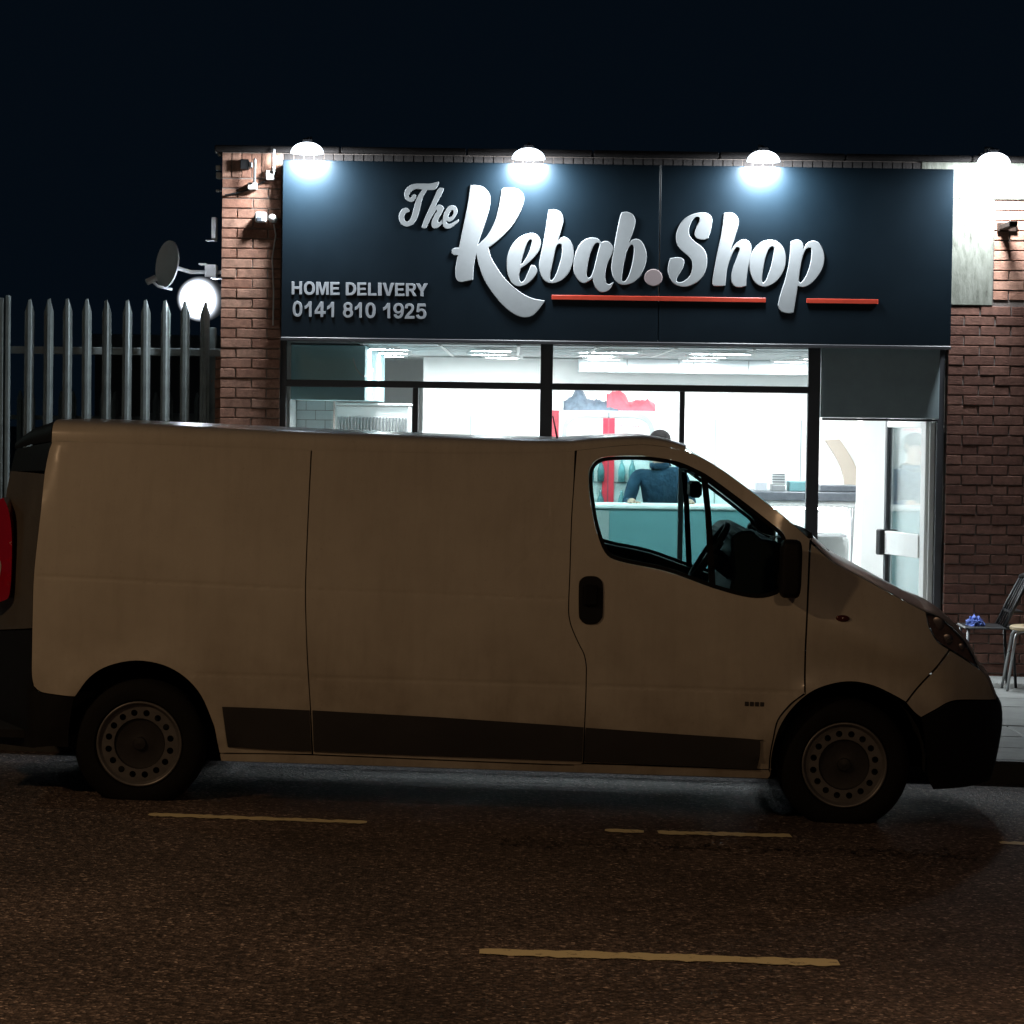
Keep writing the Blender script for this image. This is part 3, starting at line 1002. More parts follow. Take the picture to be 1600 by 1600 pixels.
def Z(pts, ox, oy, s):
    return [(ox + p[0] / s, oy + p[1] / s) + tuple(p[2:]) for p in pts]
LET = []
A = (600, 270, 6.1538)
LET.append((Z([(830,120,1),(880,118),(950,135),(1000,180),(1022,240),(1020,300),(1005,380),(970,490),(930,610),(903,692,1),(940,660),(1000,595),(1060,480),(1095,360),(1115,260),(1130,165,1),(1148,149),(1200,148),(1270,152),(1322,185),(1346,240),(1335,315),(1290,420),(1220,530),(1120,630),(1050,690),(1005,720,1),(1030,810),(1080,900),(1150,1000),(1240,1090),(1340,1165),(1440,1210),(1548,1228,1),(1500,1300),(1440,1365),(1380,1390),(1310,1385),(1220,1340),(1130,1260),(1040,1150),(970,1040),(925,930),(900,850),(888,785,1),(865,900),(856,1030,1),(800,1042),(740,1052),(700,1030),(685,960),(692,880),(708,795,1),(672,792),(650,768),(655,738),(682,722),(722,720,1),(745,600),(780,430),(810,270)], *A), [], 'silver'))
B = (780, 320, 6.1538)
LET.append((Z([(320,273),(372,296),(403,355),(397,410),(372,460),(330,513),(265,573),(208,612,1),(193,680),(198,725),(214,745),(238,728),(265,675),(288,620),(306,578,1),(345,588),(366,625),(360,665),(320,715),(260,765),(190,785),(130,760),(90,690),(72,600),(78,500),(110,410),(170,330),(240,288)], *B),
            [Z([(290,340),(309,335),(313,365),(292,440),(262,505),(228,556),(210,572),(222,520),(245,440),(268,375)], *B)], 'silver'))
LET.append((Z([(475,50,1),(530,46),(585,65),(615,110),(620,160),(605,220),(585,290),(568,342,1),(592,318),(630,308),(680,340),(710,400),(720,480),(705,570),(665,660),(600,725),(520,755),(450,740),(400,680),(382,590),(395,500),(420,380),(445,240),(465,110)], *B),
            [Z([(575,377),(598,380),(605,430),(595,510),(570,600),(535,690),(507,728),(492,715),(495,650),(515,560),(540,440),(555,395)], *B)], 'silver'))
LET.append((Z([(900,315),(948,325),(982,360,1),(1030,348),(1075,372),(1098,425),(1082,480),(1050,545),(1030,610),(1018,690),(1027,752),(1058,766),(1100,742,1),(1080,790),(1040,830),(985,842),(940,815),(912,765),(895,708,1),(870,730),(820,755),(770,735),(730,680),(712,600),(722,500),(755,410),(800,350),(850,322)], *B),
            [Z([(950,367),(966,382),(955,430),(930,530),(905,630),(880,690),(857,702),(843,670),(850,590),(870,490),(900,410),(925,375)], *B)], 'silver'))
LET.append((Z([(1178,72,1),(1230,68),(1280,90),(1308,140),(1306,190),(1290,250),(1268,310),(1252,360,1),(1280,335),(1330,328),(1375,360),(1405,420),(1418,490),(1405,580),(1365,670),(1300,740),(1220,770),(1150,760),(1100,705),(1078,620),(1082,540),(1105,400),(1130,260),(1160,120)], *B),
            [Z([(1265,390),(1288,395),(1295,440),(1283,540),(1255,650),(1222,720),(1197,738),(1180,720),(1185,650),(1205,540),(1230,440)], *B)], 'silver'))
LET.append((Z([(1482 + 87 * math.cos(t * math.pi / 8), 700 + 82 * math.sin(t * math.pi / 8)) for t in range(16)], *B), [], 'dot'))
S_ = (1030, 320, 5.926)
LET.append((Z([(400,72),(450,80),(485,115),(490,165),(478,230),(456,310,1),(420,324),(370,320),(337,300),(328,262),(345,200),(372,150),(372,122),(352,114),(320,130),(290,180),(275,240),(285,290),(330,340),(390,385),(430,440),(443,510),(435,590),(400,670),(330,730),(240,760),(160,745),(110,700),(82,630),(82,560),(100,495,1),(160,487),(210,490),(232,520),(225,570),(200,620),(170,670),(160,708),(185,718),(230,705),(280,660),(305,590),(303,530),(275,480),(215,430),(170,375),(155,310),(165,240),(205,160),(270,105),(340,78)], *S_), [], 'silver'))
LET.append((Z([(597,78,1),(660,72),(710,95),(735,145),(730,200),(710,270),(685,350),(662,428,1),(700,370),(760,325),(810,325),(845,360),(855,420),(845,490),(825,580),(810,680),(805,752,1),(750,765),(700,755),(672,720),(665,660),(680,590),(710,510),(740,425),(738,398),(718,395),(690,430),(655,510),(630,590),(618,680),(612,750,1),(560,754),(510,752),(490,732),(500,640),(530,480),(565,310),(587,180)], *S_), [], 'silver'))
LET.append((Z([(1040,325),(1100,345),(1150,400),(1173,480),(1165,570),(1130,650),(1070,720),(990,758),(920,745),(865,690),(835,600),(838,510),(870,420),(930,355),(985,330)], *S_),
            [Z([(1045,386),(1062,402),(1055,470),(1035,560),(1010,640),(982,705),(962,723),(952,700),(960,610),(985,490),(1015,410)], *S_)], 'silver'))
LET.append((Z([(1217,340,1),(1270,322),(1310,335),(1335,370),(1338,407,1),(1370,352),(1430,332),(1480,355),(1515,420),(1527,490),(1515,570),(1475,650),(1410,725),(1340,762),(1283,755,1),(1270,830),(1255,920),(1242,1000,1),(1190,1005),(1135,990),(1103,950),(1103,900),(1130,800),(1165,690),(1195,560),(1210,440)], *S_),
            [Z([(1385,398),(1405,402),(1410,450),(1398,540),(1370,630),(1332,700),(1307,722),(1293,700),(1300,620),(1320,510),(1350,425)], *S_)], 'silver'))
T_ = (615, 275, 14.545)
LET.append((Z([(1035,120,1),(1010,220),(960,290),(890,322),(757,325,1),(710,400),(660,500),(620,660),(580,830),(530,970),(460,1080),(380,1135),(300,1155),(220,1130),(150,1060),(120,950),(130,860),(180,770),(250,727),(320,735),(365,780),(350,820),(300,840),(260,870),(240,930),(260,1010),(310,1040),(360,1010),(400,940),(440,800),(480,650),(520,520),(580,420),(650,318,1),(560,297),(470,310),(390,370),(345,440),(365,490),(400,488),(430,440),(470,412),(512,432),(515,490),(470,560),(400,595),(320,570),(260,500),(245,400),(280,300),(360,220),(480,180),(640,172),(800,175),(930,150)], *T_), [], 'silver'))
LET.append((Z([(1020,285),(1060,267),(1145,280,1),(1130,340),(1050,500),(970,650),(928,735,1),(980,672),(1050,655),(1120,685),(1147,735),(1120,800),(1060,910),(1012,1010),(1022,1060),(1060,1035),(1112,985,1),(1112,1080,1),(1060,1130),(1000,1180),(930,1195),(880,1160),(860,1080),(880,990),(930,880),(985,795),(970,775),(930,825),(870,920),(800,1060),(742,1185,1),(690,1195),(632,1170,1),(700,980),(800,760),(900,540),(985,340)], *T_), [], 'silver'))
LET.append((Z([(1330,665),(1400,690),(1450,760),(1440,860),(1390,950),(1320,1020),(1262,1045),(1205,1018,1),(1205,1050),(1232,1087),(1290,1087),(1370,1045),(1482,980,1),(1475,1040),(1400,1110),(1320,1175),(1240,1205),(1160,1180),(1117,1110),(1117,990),(1130,890),(1165,800),(1220,715),(1275,678)], *T_),
            [Z([(1350,780),(1362,820),(1340,890),(1290,930),(1255,942),(1245,910),(1270,850),(1310,790)], *T_)], 'silver'))
for out, holes, mk in LET:
    small = out[0][0] < 720 and out[0][1] < 365
    letter(smooth_path(out, turn=50), [smooth_path(h, turn=70) for h in holes], M[mk], 'letter' if mk != 'dot' else 'dot', cham=0.0025 if small else 0.004, depth=0.008 if small else 0.010)
for a, b in ((862, 1196.5), (1260, 1372)):
    x0, x1 = sp(a, 465)[0], sp(b, 470)[0]
    zc = sp((862 + 1372) / 2, 468)[1]
    MB().box(x0, x1, YS - .010, YS - .001, zc - .017, zc + .017).build('underline', M['red_strip'], sign, bevel=.002)

def ell(cx, cy, rx, ry, n=28, p=2.3):
    out = []
    for i in range(n):
        t = 2 * math.pi * i / n
        c_, s_ = math.cos(t), math.sin(t)
        out.append((cx + rx * math.copysign(abs(c_) ** (2 / p), c_), cy + ry * math.copysign(abs(s_) ** (2 / p), s_)))
    return out
def arcp(cx, cy, rx, ry, a0, a1, n=9):
    return [(cx + rx * math.cos(R(a0 + (a1 - a0) * i / n)), cy + ry * math.sin(R(a0 + (a1 - a0) * i / n))) for i in range(n + 1)]
T = .19
def glyph(ch):
    """block capital in a box 1 wide and 1 high, y downwards: outline, holes"""
    if ch == 'H': return [(0,0),(.27,0),(.27,.38),(.73,.38),(.73,0),(1,0),(1,1),(.73,1),(.73,.58),(.27,.58),(.27,1),(0,1)], []
    if ch == 'O': return ell(.5,.5,.5,.52), [ell(.5,.5,.24,.33)]
    if ch == '0': return ell(.5,.5,.5,.51), [ell(.5,.5,.22,.34)]
    if ch == 'M': return [(0,0),(.33,0),(.5,.62),(.67,0),(1,0),(1,1),(.79,1),(.79,.25),(.59,1),(.41,1),(.21,.25),(.21,1),(0,1)], []
    if ch == 'E': return [(0,0),(.96,0),(.96,.18),(.29,.18),(.29,.40),(.90,.40),(.90,.58),(.29,.58),(.29,.82),(1,.82),(1,1),(0,1)], []
    if ch == 'D': return [(0,0),(.45,0)] + arcp(.45,.5,.55,.5,-90,90,16)[1:] + [(0,1)], [[(.27,.18),(.42,.18)] + arcp(.42,.5,.30,.32,-90,90,12)[1:] + [(.27,.82)]]
    if ch == 'L': return [(0,0),(.31,0),(.31,.82),(1,.82),(1,1),(0,1)], []
    if ch == 'I': return [(0,0),(1,0),(1,1),(0,1)], []
    if ch == 'V': return [(0,0),(.28,0),(.5,.72),(.72,0),(1,0),(.63,1),(.37,1)], []
    if ch == 'Y': return [(0,0),(.31,0),(.5,.36),(.69,0),(1,0),(.63,.6),(.63,1),(.37,1),(.37,.6)], []
    if ch == 'R': return [(0,0),(.58,0)] + arcp(.58,.29,.36,.29,-90,60,10)[1:] + [(.70,.62),(1,1),(.69,1),(.46,.64),(.38,.60),(.27,.60),(.27,1),(0,1)], [[(.27,.17),(.54,.17)] + arcp(.54,.295,.12,.125,-90,90,8)[1:] + [(.27,.42)]]
    if ch == '1': return [(.62,0),(1,0),(1,1),(.62,1),(.62,.30),(.34,.44),(0,.50),(0,.30),(.34,.20)], []
    if ch == '4': return [(.52,0),(.80,0),(.80,.62),(1,.62),(1,.79),(.80,.79),(.80,1),(.53,1),(.53,.79),(0,.79),(0,.61)], [[(.53,.62),(.53,.28),(.24,.62)]]
    if ch == '8': return arcp(.5,.26,.44,.27,-180,0,12) + arcp(.5,.70,.5,.31,-38,218,18), [ell(.5,.265,.19,.115,16), ell(.5,.70,.22,.145,16)]
    if ch == '9': return arcp(.5,.34,.5,.35,180,360,14) + [(1,.5),(.97,.66),(.88,.83),(.72,.96),(.48,1.01),(.24,.97),(.08,.85),(.03,.74),(.29,.71),(.34,.80),(.48,.845),(.62,.79),(.70,.66),(.71,.58),(.58,.66),(.42,.68),(.20,.63),(.05,.50)], [ell(.5,.345,.235,.185,18)]
    if ch == '2': return [(.02,.31),(.04,.18),(.14,.06),(.32,0),(.52,-.01),(.74,.02),(.90,.12),(.97,.27),(.92,.42),(.76,.58),(.50,.75),(.42,.82),(1,.82),(1,1),(0,1),(.06,.84),(.24,.68),(.50,.51),(.66,.38),(.70,.28),(.64,.19),(.50,.155),(.35,.19),(.29,.33)], []
    return [(.16,0),(.92,0),(.92,.18),(.37,.18),(.33,.36),(.50,.32),(.70,.34),(.88,.43),(.99,.58),(1,.70),(.94,.85),(.80,.96),(.56,1.01),(.32,1.0),(.12,.92),(.02,.80),(0,.74),(.27,.70),(.33,.81),(.48,.86),(.64,.82),(.72,.70),(.68,.54),(.54,.47),(.38,.49),(.28,.57),(.05,.54)], []
def block_text(chars, spans, top0, top1, hgt, ox, oy, sc):
    """chars with their measured photo columns; the line tilts with the picture's own roll"""
    s0, s1 = spans[0][0], spans[-1][1]
    for ch, (a, b) in zip(chars, spans):
        tp = top0 + (top1 - top0) * ((a + b) / 2 - s0) / (s1 - s0)
        o, hs = glyph(ch)
        f = lambda p: (ox + (a + (b - a) * p[0]) / sc, oy + (tp + hgt * p[1]) / sc)
        letter([f(p) for p in o], [[f(p) for p in h] for h in hs], M['grey_letter'], depth=.006, cham=.0012)
block_text('HOMEDELIVERY', [(100,205),(222,335),(345,472),(487,580),(642,748),(757,850),(865,950),(965,1001),(1010,1125),(1135,1229),(1243,1352),(1345,1462)], 127, 148, 129, 440, 420, 6.4)
block_text('01418101925', [(110,208),(230,300),(330,440),(455,525),(613,715),(733,803),(838,940),(1015,1085),(1118,1222),(1230,1329),(1343,1448)], 324, 350, 153, 440, 420, 6.4)

# ================================================================== LAMPS ON THE BUILDING
SIGN_LABELS = ['glowing white sign lamp above the left end of the sign nearest the dome camera',
               'glowing white sign lamp above the capital K of the sign',
               'glowing white sign lamp above the word Shop on the sign',
               'glowing white sign lamp above the pale rendered patch right of the sign']
for (px, py), lab in zip(((480, 229), (826, 238), (1193, 242), (1553, 245)), SIGN_LABELS):
    yl = YS - 0.13
    x, z = at(px, py, yl)
    t = thing('sign_lamp', lab, 'sign lamp', (x, yl, z), 'sign lamps along the top of the shop front')
    MB().tube([(x, Y_WALL + .06, ZTOP + .055), (x, Y_WALL + .06, z + .10), (x, yl + .10, z + .07), (x, yl + .03, z + .045)], 0.011, 8).build('arm', M['black_metal'], t, smooth=True, shade=R(40))
    MB().box(x - .05, x + .05, Y_WALL + .02, Y_WALL + .11, ZTOP + .062, ZTOP + .075).build('base_plate', M['black_metal'], t, bevel=.003)
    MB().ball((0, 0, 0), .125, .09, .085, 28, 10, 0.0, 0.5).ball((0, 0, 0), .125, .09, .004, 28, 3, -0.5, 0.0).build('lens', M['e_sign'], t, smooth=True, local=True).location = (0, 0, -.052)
    MB().box(x - .035, x + .035, yl - .02, yl + .05, z + .022, z + .06).build('housing', M['black_metal'], t, bevel=.008)
    ld = bpy.data.lights.new('sign_light', 'AREA')
    ld.shape = 'DISK'; ld.size = .22
    ld.energy = P_SIGN
    ld.color = (.86, .94, 1.0)
    lo = bpy.data.objects.new('sign_light', ld)
    COL.objects.link(lo)
    lo.parent = t
    lo.location = (0, .01, -.066)
    lo.rotation_euler = (R(20), 0, 0)
# floodlight and boxes on the side wall
yq = 21.66
x, z = at(316, 467, yq)
fl = thing('floodlight', 'glaring white floodlight on the side wall above the steel fence', 'floodlight', (x, yq, z))
d = Vector((-0.30, -1.0, -0.10)).normalized()
sx_ = d.cross(Vector((0, 0, 1))).normalized()
uz_ = sx_.cross(d).normalized()
def fbx(b, w, h, n0, n1):
    c = Vector((x, yq, z))
    vs = []
    for n in (n0, n1):
        for a, e in ((-w, -h), (w, -h), (w, h), (-w, h)):
            vs.append(c + sx_ * a + uz_ * e + d * n)
    return b.add(vs, [(0, 3, 2, 1), (4, 5, 6, 7), (0, 1, 5, 4), (1, 2, 6, 5), (2, 3, 7, 6), (3, 0, 4, 7)])
fbx(MB(), .10, .09, -.06, 0).build('housing', M['black_metal'], fl, bevel=.01)
lensb = MB()  # lens oversized so its fading rim makes the bloom
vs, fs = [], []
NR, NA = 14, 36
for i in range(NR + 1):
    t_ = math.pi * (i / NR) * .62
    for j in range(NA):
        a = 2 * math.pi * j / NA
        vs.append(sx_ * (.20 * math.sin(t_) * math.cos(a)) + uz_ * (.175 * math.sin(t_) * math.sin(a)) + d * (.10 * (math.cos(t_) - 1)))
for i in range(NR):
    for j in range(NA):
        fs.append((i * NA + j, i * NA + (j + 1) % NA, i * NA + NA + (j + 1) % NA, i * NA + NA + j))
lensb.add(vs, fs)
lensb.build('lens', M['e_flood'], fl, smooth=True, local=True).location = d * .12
MB().tube([(XL + .005, yq, z + .16), (x + .05, yq, z + .16), (x, yq + .05, z + .02)], .012, 6).build('bracket', M['steel'], fl)

def item(name, label, cat, boxes, material, bevel=.004):
    b = MB()
    xs = [q for k in boxes for q in k[:2]]
    b0 = boxes[0]
    t = thing(name, label, cat, (sum(xs) / len(xs), b0[2], min(k[4] for k in boxes)))
    return t
def wbox(px0, px1, py0, py1, y0, y1):
    yc = y0
    x0, z1 = at(px0, py0, yc); x1, z0 = at(px1, py1, yc)
    return (x0, x1, y0, y1, z0, z1)
def fitting(name, label, cat, parts, group=None):
    """parts: (part name, material, px0, px1, py0, py1, y0, y1)"""
    q = wbox(*parts[0][2:])
    t = thing(name, label, cat, ((q[0] + q[1]) / 2, q[3], q[4]), group)
    for nm, mm, *r_ in parts:
        MB().box(*wbox(*r_)).build(nm, M[mm], t, bevel=.004)
    return t
Yf = Y_WALL - 0.002
fitting('aerial_bracket', 'short white pole bracket on the brick pier below the corner, left one of two', 'bracket',
        [('foot', 'white_metal', 387, 401, 285, 296, Yf - .07, Yf), ('pole', 'steel', 396, 399.3, 247.5, 285, Yf - .10, Yf - .078), ('cable_box', 'black_plastic', 375.5, 388, 248.5, 264.5, Yf - .07, Yf), ('cap', 'grey_metal', 388.5, 394, 253, 262, Yf - .06, Yf)])
fitting('aerial_bracket', 'taller white pole bracket on the brick pier touching the sign end', 'bracket',
        [('foot', 'white_metal', 415.5, 428, 266, 281, Yf - .07, Yf), ('pole', 'white_metal', 426, 430, 232, 269, Yf - .10, Yf - .078)])
b = MB().box(*wbox(398.5, 416, 331, 347, Yf - .09, Yf))
q = wbox(398.5, 416, 331, 347, Yf - .09, Yf)
t = thing('alarm_box', 'small white sensor box on the brick pier beside the dome camera', 'sensor box', ((q[0] + q[1]) / 2, Yf, q[4]))
b.build('casing', M['white_metal'], t, bevel=.008)
MB().box(*wbox(401, 409, 339, 346, Yf - .10, Yf - .0905)).build('window', M['slate'], t, bevel=.003)
xc, zc = at(426, 341, Yf - .07)
t = thing('dome_camera', 'white dome camera at the right edge of the brick pier beside the sign', 'security camera', (xc, Yf, zc - .04))
MB().lathe([(.001, Yf), (.032, Yf), (.032, Yf - .05), (.001, Yf - .05)], (xc, 0, zc), 'y', 16).build('base', M['white_metal'], t, smooth=True, shade=R(40))
MB().ball((xc, Yf - .075, zc), .036, .036, .031, 16, 10).build('dome', M['white_metal'], t, smooth=True)
tag(MB().tube([(xc + .005, Yf - .03, zc - .04), (xc + .02, Yf - .02, zc - .12), (xc - .005, Yf - .015, zc - .3), (xc + .008, Yf - .012, zc - .55), (xc + .006, Yf - .012, zc - .8)], .006, 6).build('cable', M['white_metal']),
    'loose white cable hanging down the brick pier beside the sign', 'cable')
pth = [at(430, 268, Yf - .02), at(420, 280, Yf), at(405, 288, Yf), at(390, 296, Yf), at(370, 302, Yf), at(352, 305, Yf)]
tag(MB().tube([(p[0], Yf - .014, p[1]) for p in pth], .007, 6).build('cable', M['cable']), 'black cable running between the two pole brackets on the brick pier', 'cable')
# boxes on the side wall, seen edge on past the corner
for lab, rs in (('tall white box on the side wall above the satellite dish', [('casing', 'white_metal', 330.5, 337.5, 339, 374, 22.0, 22.12), ('tray', 'white_metal', 321, 337, 374.3, 376.5, 21.98, 22.12)]),
                ('white box on the side wall directly above the floodlight', [('casing', 'white_metal', 320, 337, 413, 450, 21.95, 22.1), ('tray', 'white_metal', 310, 322, 411, 413.8, 21.93, 22.1)]),
                ('small white insulator at the very top of the side wall', [('casing', 'white_metal', 336, 346, 231, 239, 21.4, 21.5), ('foot', 'grey_metal', 340, 345.4, 239.3, 244, 21.4, 21.5)]),
                ('second white insulator below the top corner of the side wall', [('casing', 'white_metal', 337, 344, 258, 266, 21.4, 21.46), ('foot', 'white_metal', 337.5, 344.6, 269, 279, 21.4, 21.48)]),
                ('smallest white clip on the side wall between the insulators and the tall box', [('casing', 'white_metal', 337, 342, 296, 300, 21.4, 21.45), ('foot', 'grey_metal', 341.5, 345, 296.5, 299.5, 21.4, 21.45)])):
    fitting('wall_box', lab, 'wall box', rs, 'white boxes on the side wall')
# satellite dish
yd = 22.0
xc, zc = at(269, 414, yd)
t = thing('satellite_dish', 'grey oval satellite dish on the side wall left of the floodlight', 'satellite dish', (xc, yd, zc - .25))
ax = Vector((-0.80, -0.60, 0.12)).normalized()
s1 = ax.cross(Vector((0, 0, 1))).normalized(); s2 = s1.cross(ax).normalized()
vs, fs = [], []
for sh in (0.0, 0.012):
    for i in range(7):
        rr = i / 6
        for j in range(28):
            a = 2 * math.pi * j / 28
            p = Vector((xc, yd, zc)) + s1 * (.17 * rr * math.cos(a)) + s2 * (.185 * rr * math.sin(a)) + ax * (.05 * rr * rr - sh)
            vs.append(p)
for s0 in (0, 7 * 28):
    for i in range(6):
        for j in range(28):
            q = (s0 + i * 28 + j, s0 + i * 28 + (j + 1) % 28, s0 + (i + 1) * 28 + (j + 1) % 28, s0 + (i + 1) * 28 + j)
            fs.append(q if s0 == 0 else tuple(reversed(q)))
for j in range(28):
    fs.append((6 * 28 + j, 6 * 28 + (j + 1) % 28, 13 * 28 + (j + 1) % 28, 13 * 28 + j))
MB().add(vs, fs).build('reflector', M['dish'], t, smooth=True, shade=R(50))
xl, zl = at(236, 438, yd - .12)
MB().tube([(xc, yd, zc - .19), (xc - .1, yd - .06, zc - .17), (xl, yd - .12, zl)], .011, 6).build('arm', M['dish'], t)
MB().tube([(xl - .03, yd - .135, zl - .015), (xl + .035, yd - .105, zl + .02)], .026, 10).build('receiver', M['white_metal'], t)
MB().tube([(xc + .03, yd + .02, zc - .02), (xc + .14, yd + .05, zc - .05), (XL + .0, yd + .05, zc - .05)], .016, 8).build('mount', M['dish'], t)
# projecting steel bracket right of the sign
xb, zb = at(1574, 353, Y_WALL - .2)
t = thing('sign_bracket', 'rusty steel arm sticking out of the brickwork right of the sign', 'bracket', (xb, Y_WALL, zb))
MB().box(xb - .03, xb + .03, Y_WALL - .46, Y_WALL - .031, zb - .02, zb + .02).build('arm', M['rust'], t, bevel=.004)
MB().box(xb - .045, xb + .10, Y_WALL - .03, Y_WALL - .006, zb - .03, zb + .035).build('wall_plate', M['rust'], t, bevel=.004)

# low brick buttress left of the corner
bx0, bz1 = at(330.5, 546, 21.55)
bt = thing('brick_pier', 'narrow brick buttress against the left corner of the shop behind the fence', 'brick pier', (bx0 + .03, 21.55, 0))
core = MB().box(bx0 + .002, XL - .002, 21.562, 22.2, ZB, bz1).build('core', M['mortar_light'], bt)
z = bz1
k = 0
while z > 0.3:
    brick(bt, bx0, z - CH + J / 2, (XL - bx0) - .003, CH - J, 21.55, M['brick'], 0.1)
    z -= CH

# ================================================================== FENCE AND YARD
YFN = 21.5
def pale_mesh(h):
    """corrugated steel pale with a pointed triple head"""
    w = 0.036
    xs = [-w, -w * .55, -w * .3, w * .3, w * .55, w]
    ys = [0.0, -.004, -.020, -.020, -.004, 0.0]
    tops = [h - .10, h - .045, h - .01, h - .0, h - .045, h - .10]
    vs = [(x, y, 0) for x, y in zip(xs, ys)] + [(x, y, t) for x, y, t in zip(xs, ys, tops)]
    vs += [(x, y + .004, 0) for x, y in zip(xs, ys)] + [(x, y + .004, t) for x, y, t in zip(xs, ys, tops)]
    fs = []
    for i in range(5):
        fs += [(i, i + 1, i + 7, i + 6), (i + 13, i + 12, i + 18, i + 19), (i + 6, i + 7, i + 19, i + 18)]
    fs += [(0, 6, 18, 12), (5, 17, 23, 11)]
    return vs, fs
fence = thing('palisade_fence', 'tall galvanised palisade fence with pointed pales left of the shop', 'fence', (-3.0, YFN, G(-3) + PAVE))
TOPZ = at(170, 468, YFN)[1]
fz0 = 0.20
HP = TOPZ - fz0
vs, fs = pale_mesh(HP)
pale0 = None
px = 320.5
i = 0
while px > -560:
    x = at(px, 600, YFN)[0]
    if abs(px - 14.5) > 14:
        if pale0 is None:
            pale0 = raw_mesh('pale', vs, fs, M['galv'], fence)
            o = pale0
        else:
            o = copy_obj(pale0, fence)
        o.location = Vector((x, YFN - .03, fz0 + random.uniform(-.006, .006))) - fence.location
        o.rotation_euler = (random.uniform(-.006, .006), random.uniform(-.005, .005), random.uniform(-.25, .25))
    px -= 30.65
for zr in (at(200, 549, YFN)[1], fz0 + 0.35):
    MB().box(at(-570, 600, YFN)[0], XL - .02, YFN - .004, YFN + .045, zr - .028, zr + .028).build('rail', M['galv'], fence, bevel=.004)
for a, b, top in ((-6, 8.5, 466), (11, 17.5, 462)):
    x0, x1 = at(a, 600, YFN)[0], at(b, 600, YFN)[0]
    MB().box(x0, x1, YFN - .10, YFN - .035, 0.15, at(10, top, YFN)[1]).build('post', M['galv'], fence, bevel=.006)
for a in (-170, -470, 323):
    x0 = at(a, 600, YFN)[0]
    MB().box(x0, x0 + .06, YFN + .046, YFN + .12, 0.15, TOPZ - .2).build('post', M['galv'], fence, bevel=.004)
# lower fence across the yard, further back
YF2 = 31.0
f2 = thing('palisade_fence', 'lower palisade fence across the dark yard behind the tall one', 'fence', (-4.2, YF2, G(-4)))
t2 = at(230, 612, YF2)[1]
vs2, fs2 = pale_mesh(t2 - 0.1)
pale2 = None
for k in range(26):
    x = at(352 - 21.5 * k + (3 if k % 3 == 0 else 0), 600, YF2)[0]
    if pale2 is None:
        pale2 = o = raw_mesh('pale', vs2, fs2, M['galv'], f2)
    else:
        o = copy_obj(pale2, f2)
    o.location = Vector((x, YF2 - .03, 0.1)) - f2.location
    o.rotation_euler = (0, 0, random.uniform(-.3, .3))
for zr in (t2 - .3, 0.5):
    MB().box(at(-200, 600, YF2)[0], at(358, 600, YF2)[0], YF2 - .004, YF2 + .045, zr - .025, zr + .025).build('rail', M['galv'], f2)
# flat roofed shed beyond
ysd = 36.0
s0, s1_, st = at(148, 600, ysd)[0], at(420, 600, ysd)[0], at(240, 523, ysd)[1]
sm = at(240, 549, ysd)[1]
sd = thing('shed', 'low grey flat roofed shed in the dark yard behind the fence', 'shed', ((s0 + s1_) / 2, ysd, 0))
MB().box(s0, s1_, ysd, ysd + 4, -.1, sm).build('wall', M['shed'], sd)
MB().box(s0 - .1, s1_ + .1, ysd - .15, ysd + 4.1, sm + .003, st).build('roof', M['galv'], sd, bevel=.02)
MB().box(s0 + .7, s0 + 1.5, ysd - .03, ysd - .002, 0, 1.9).build('door', M['galv'], sd, bevel=.01)

# ================================================================== INSIDE THE SHOP
CL = 'round ceiling lights in the shop'
e0 = None
ROWN = {22.35: 'front row just inside the window', 23.9: 'middle row over the counter', 25.4: 'back row beside the canopy'}
COLN = {.14: 'leftmost', .32: 'second from left', .5: 'middle one', .68: 'second from right', .86: 'rightmost'}
for k, (fx_, y) in enumerate([(u, v) for v in (22.35, 23.9, 25.4) for u in (.14, .32, .5, .68, .86)]):
    x = XO0 + (XO1 - XO0) * fx_ + random.uniform(-.08, .08)
    if k == 0:
        e0 = thing('ceiling_light', 'round white ceiling downlight, leftmost of the front row just inside the window', 'ceiling light', (x, y, ZC - .03), CL)
        r0 = MB().lathe([(.15, 0), (.185, 0), (.185, .025), (.15, .025), (.15, 0)], (x, y, ZC - .03), 'z', 20).build('ring', M['white_metal'], e0, smooth=True, shade=R(40))
        d0 = MB().lathe([(.001, 0), (.148, 0), (.148, .01), (.001, .01)], (x, y, ZC - .028), 'z', 20).build('diffuser', M['e_ceil'], e0)
    else:
        c = copy_obj(e0, None, (x, y, ZC - .03))
        c['label'] = 'round white ceiling downlight, %s of the %s' % (COLN[fx_], ROWN[y])
        copy_obj(r0, c); copy_obj(d0, c)

# stainless canopy over the range at the back
YX = 25.75
xa_, xb_ = at(905, 560, YX)[0], at(1275, 560, YX)[0]
t = thing('extractor_canopy', 'pale grey extractor canopy hanging at the back of the shop behind the transom glass', 'canopy', ((xa_ + xb_) / 2, YX, at(1080, 583, YX)[1]))
zx = at(1080, 583, YX)[1]
MB().box(xa_, xb_, YX, YX + .45, zx, ZC - .012).build('casing', M['ceil'], t, bevel=.006)
for px in (980, 1061, 1084, 1170):
    x = at(px, 560, YX)[0]
    MB().box(x - .004, x + .004, YX - .004, YX - .0005, zx + .01, ZC - .02).build('seam', M['fridge_grey'], t)

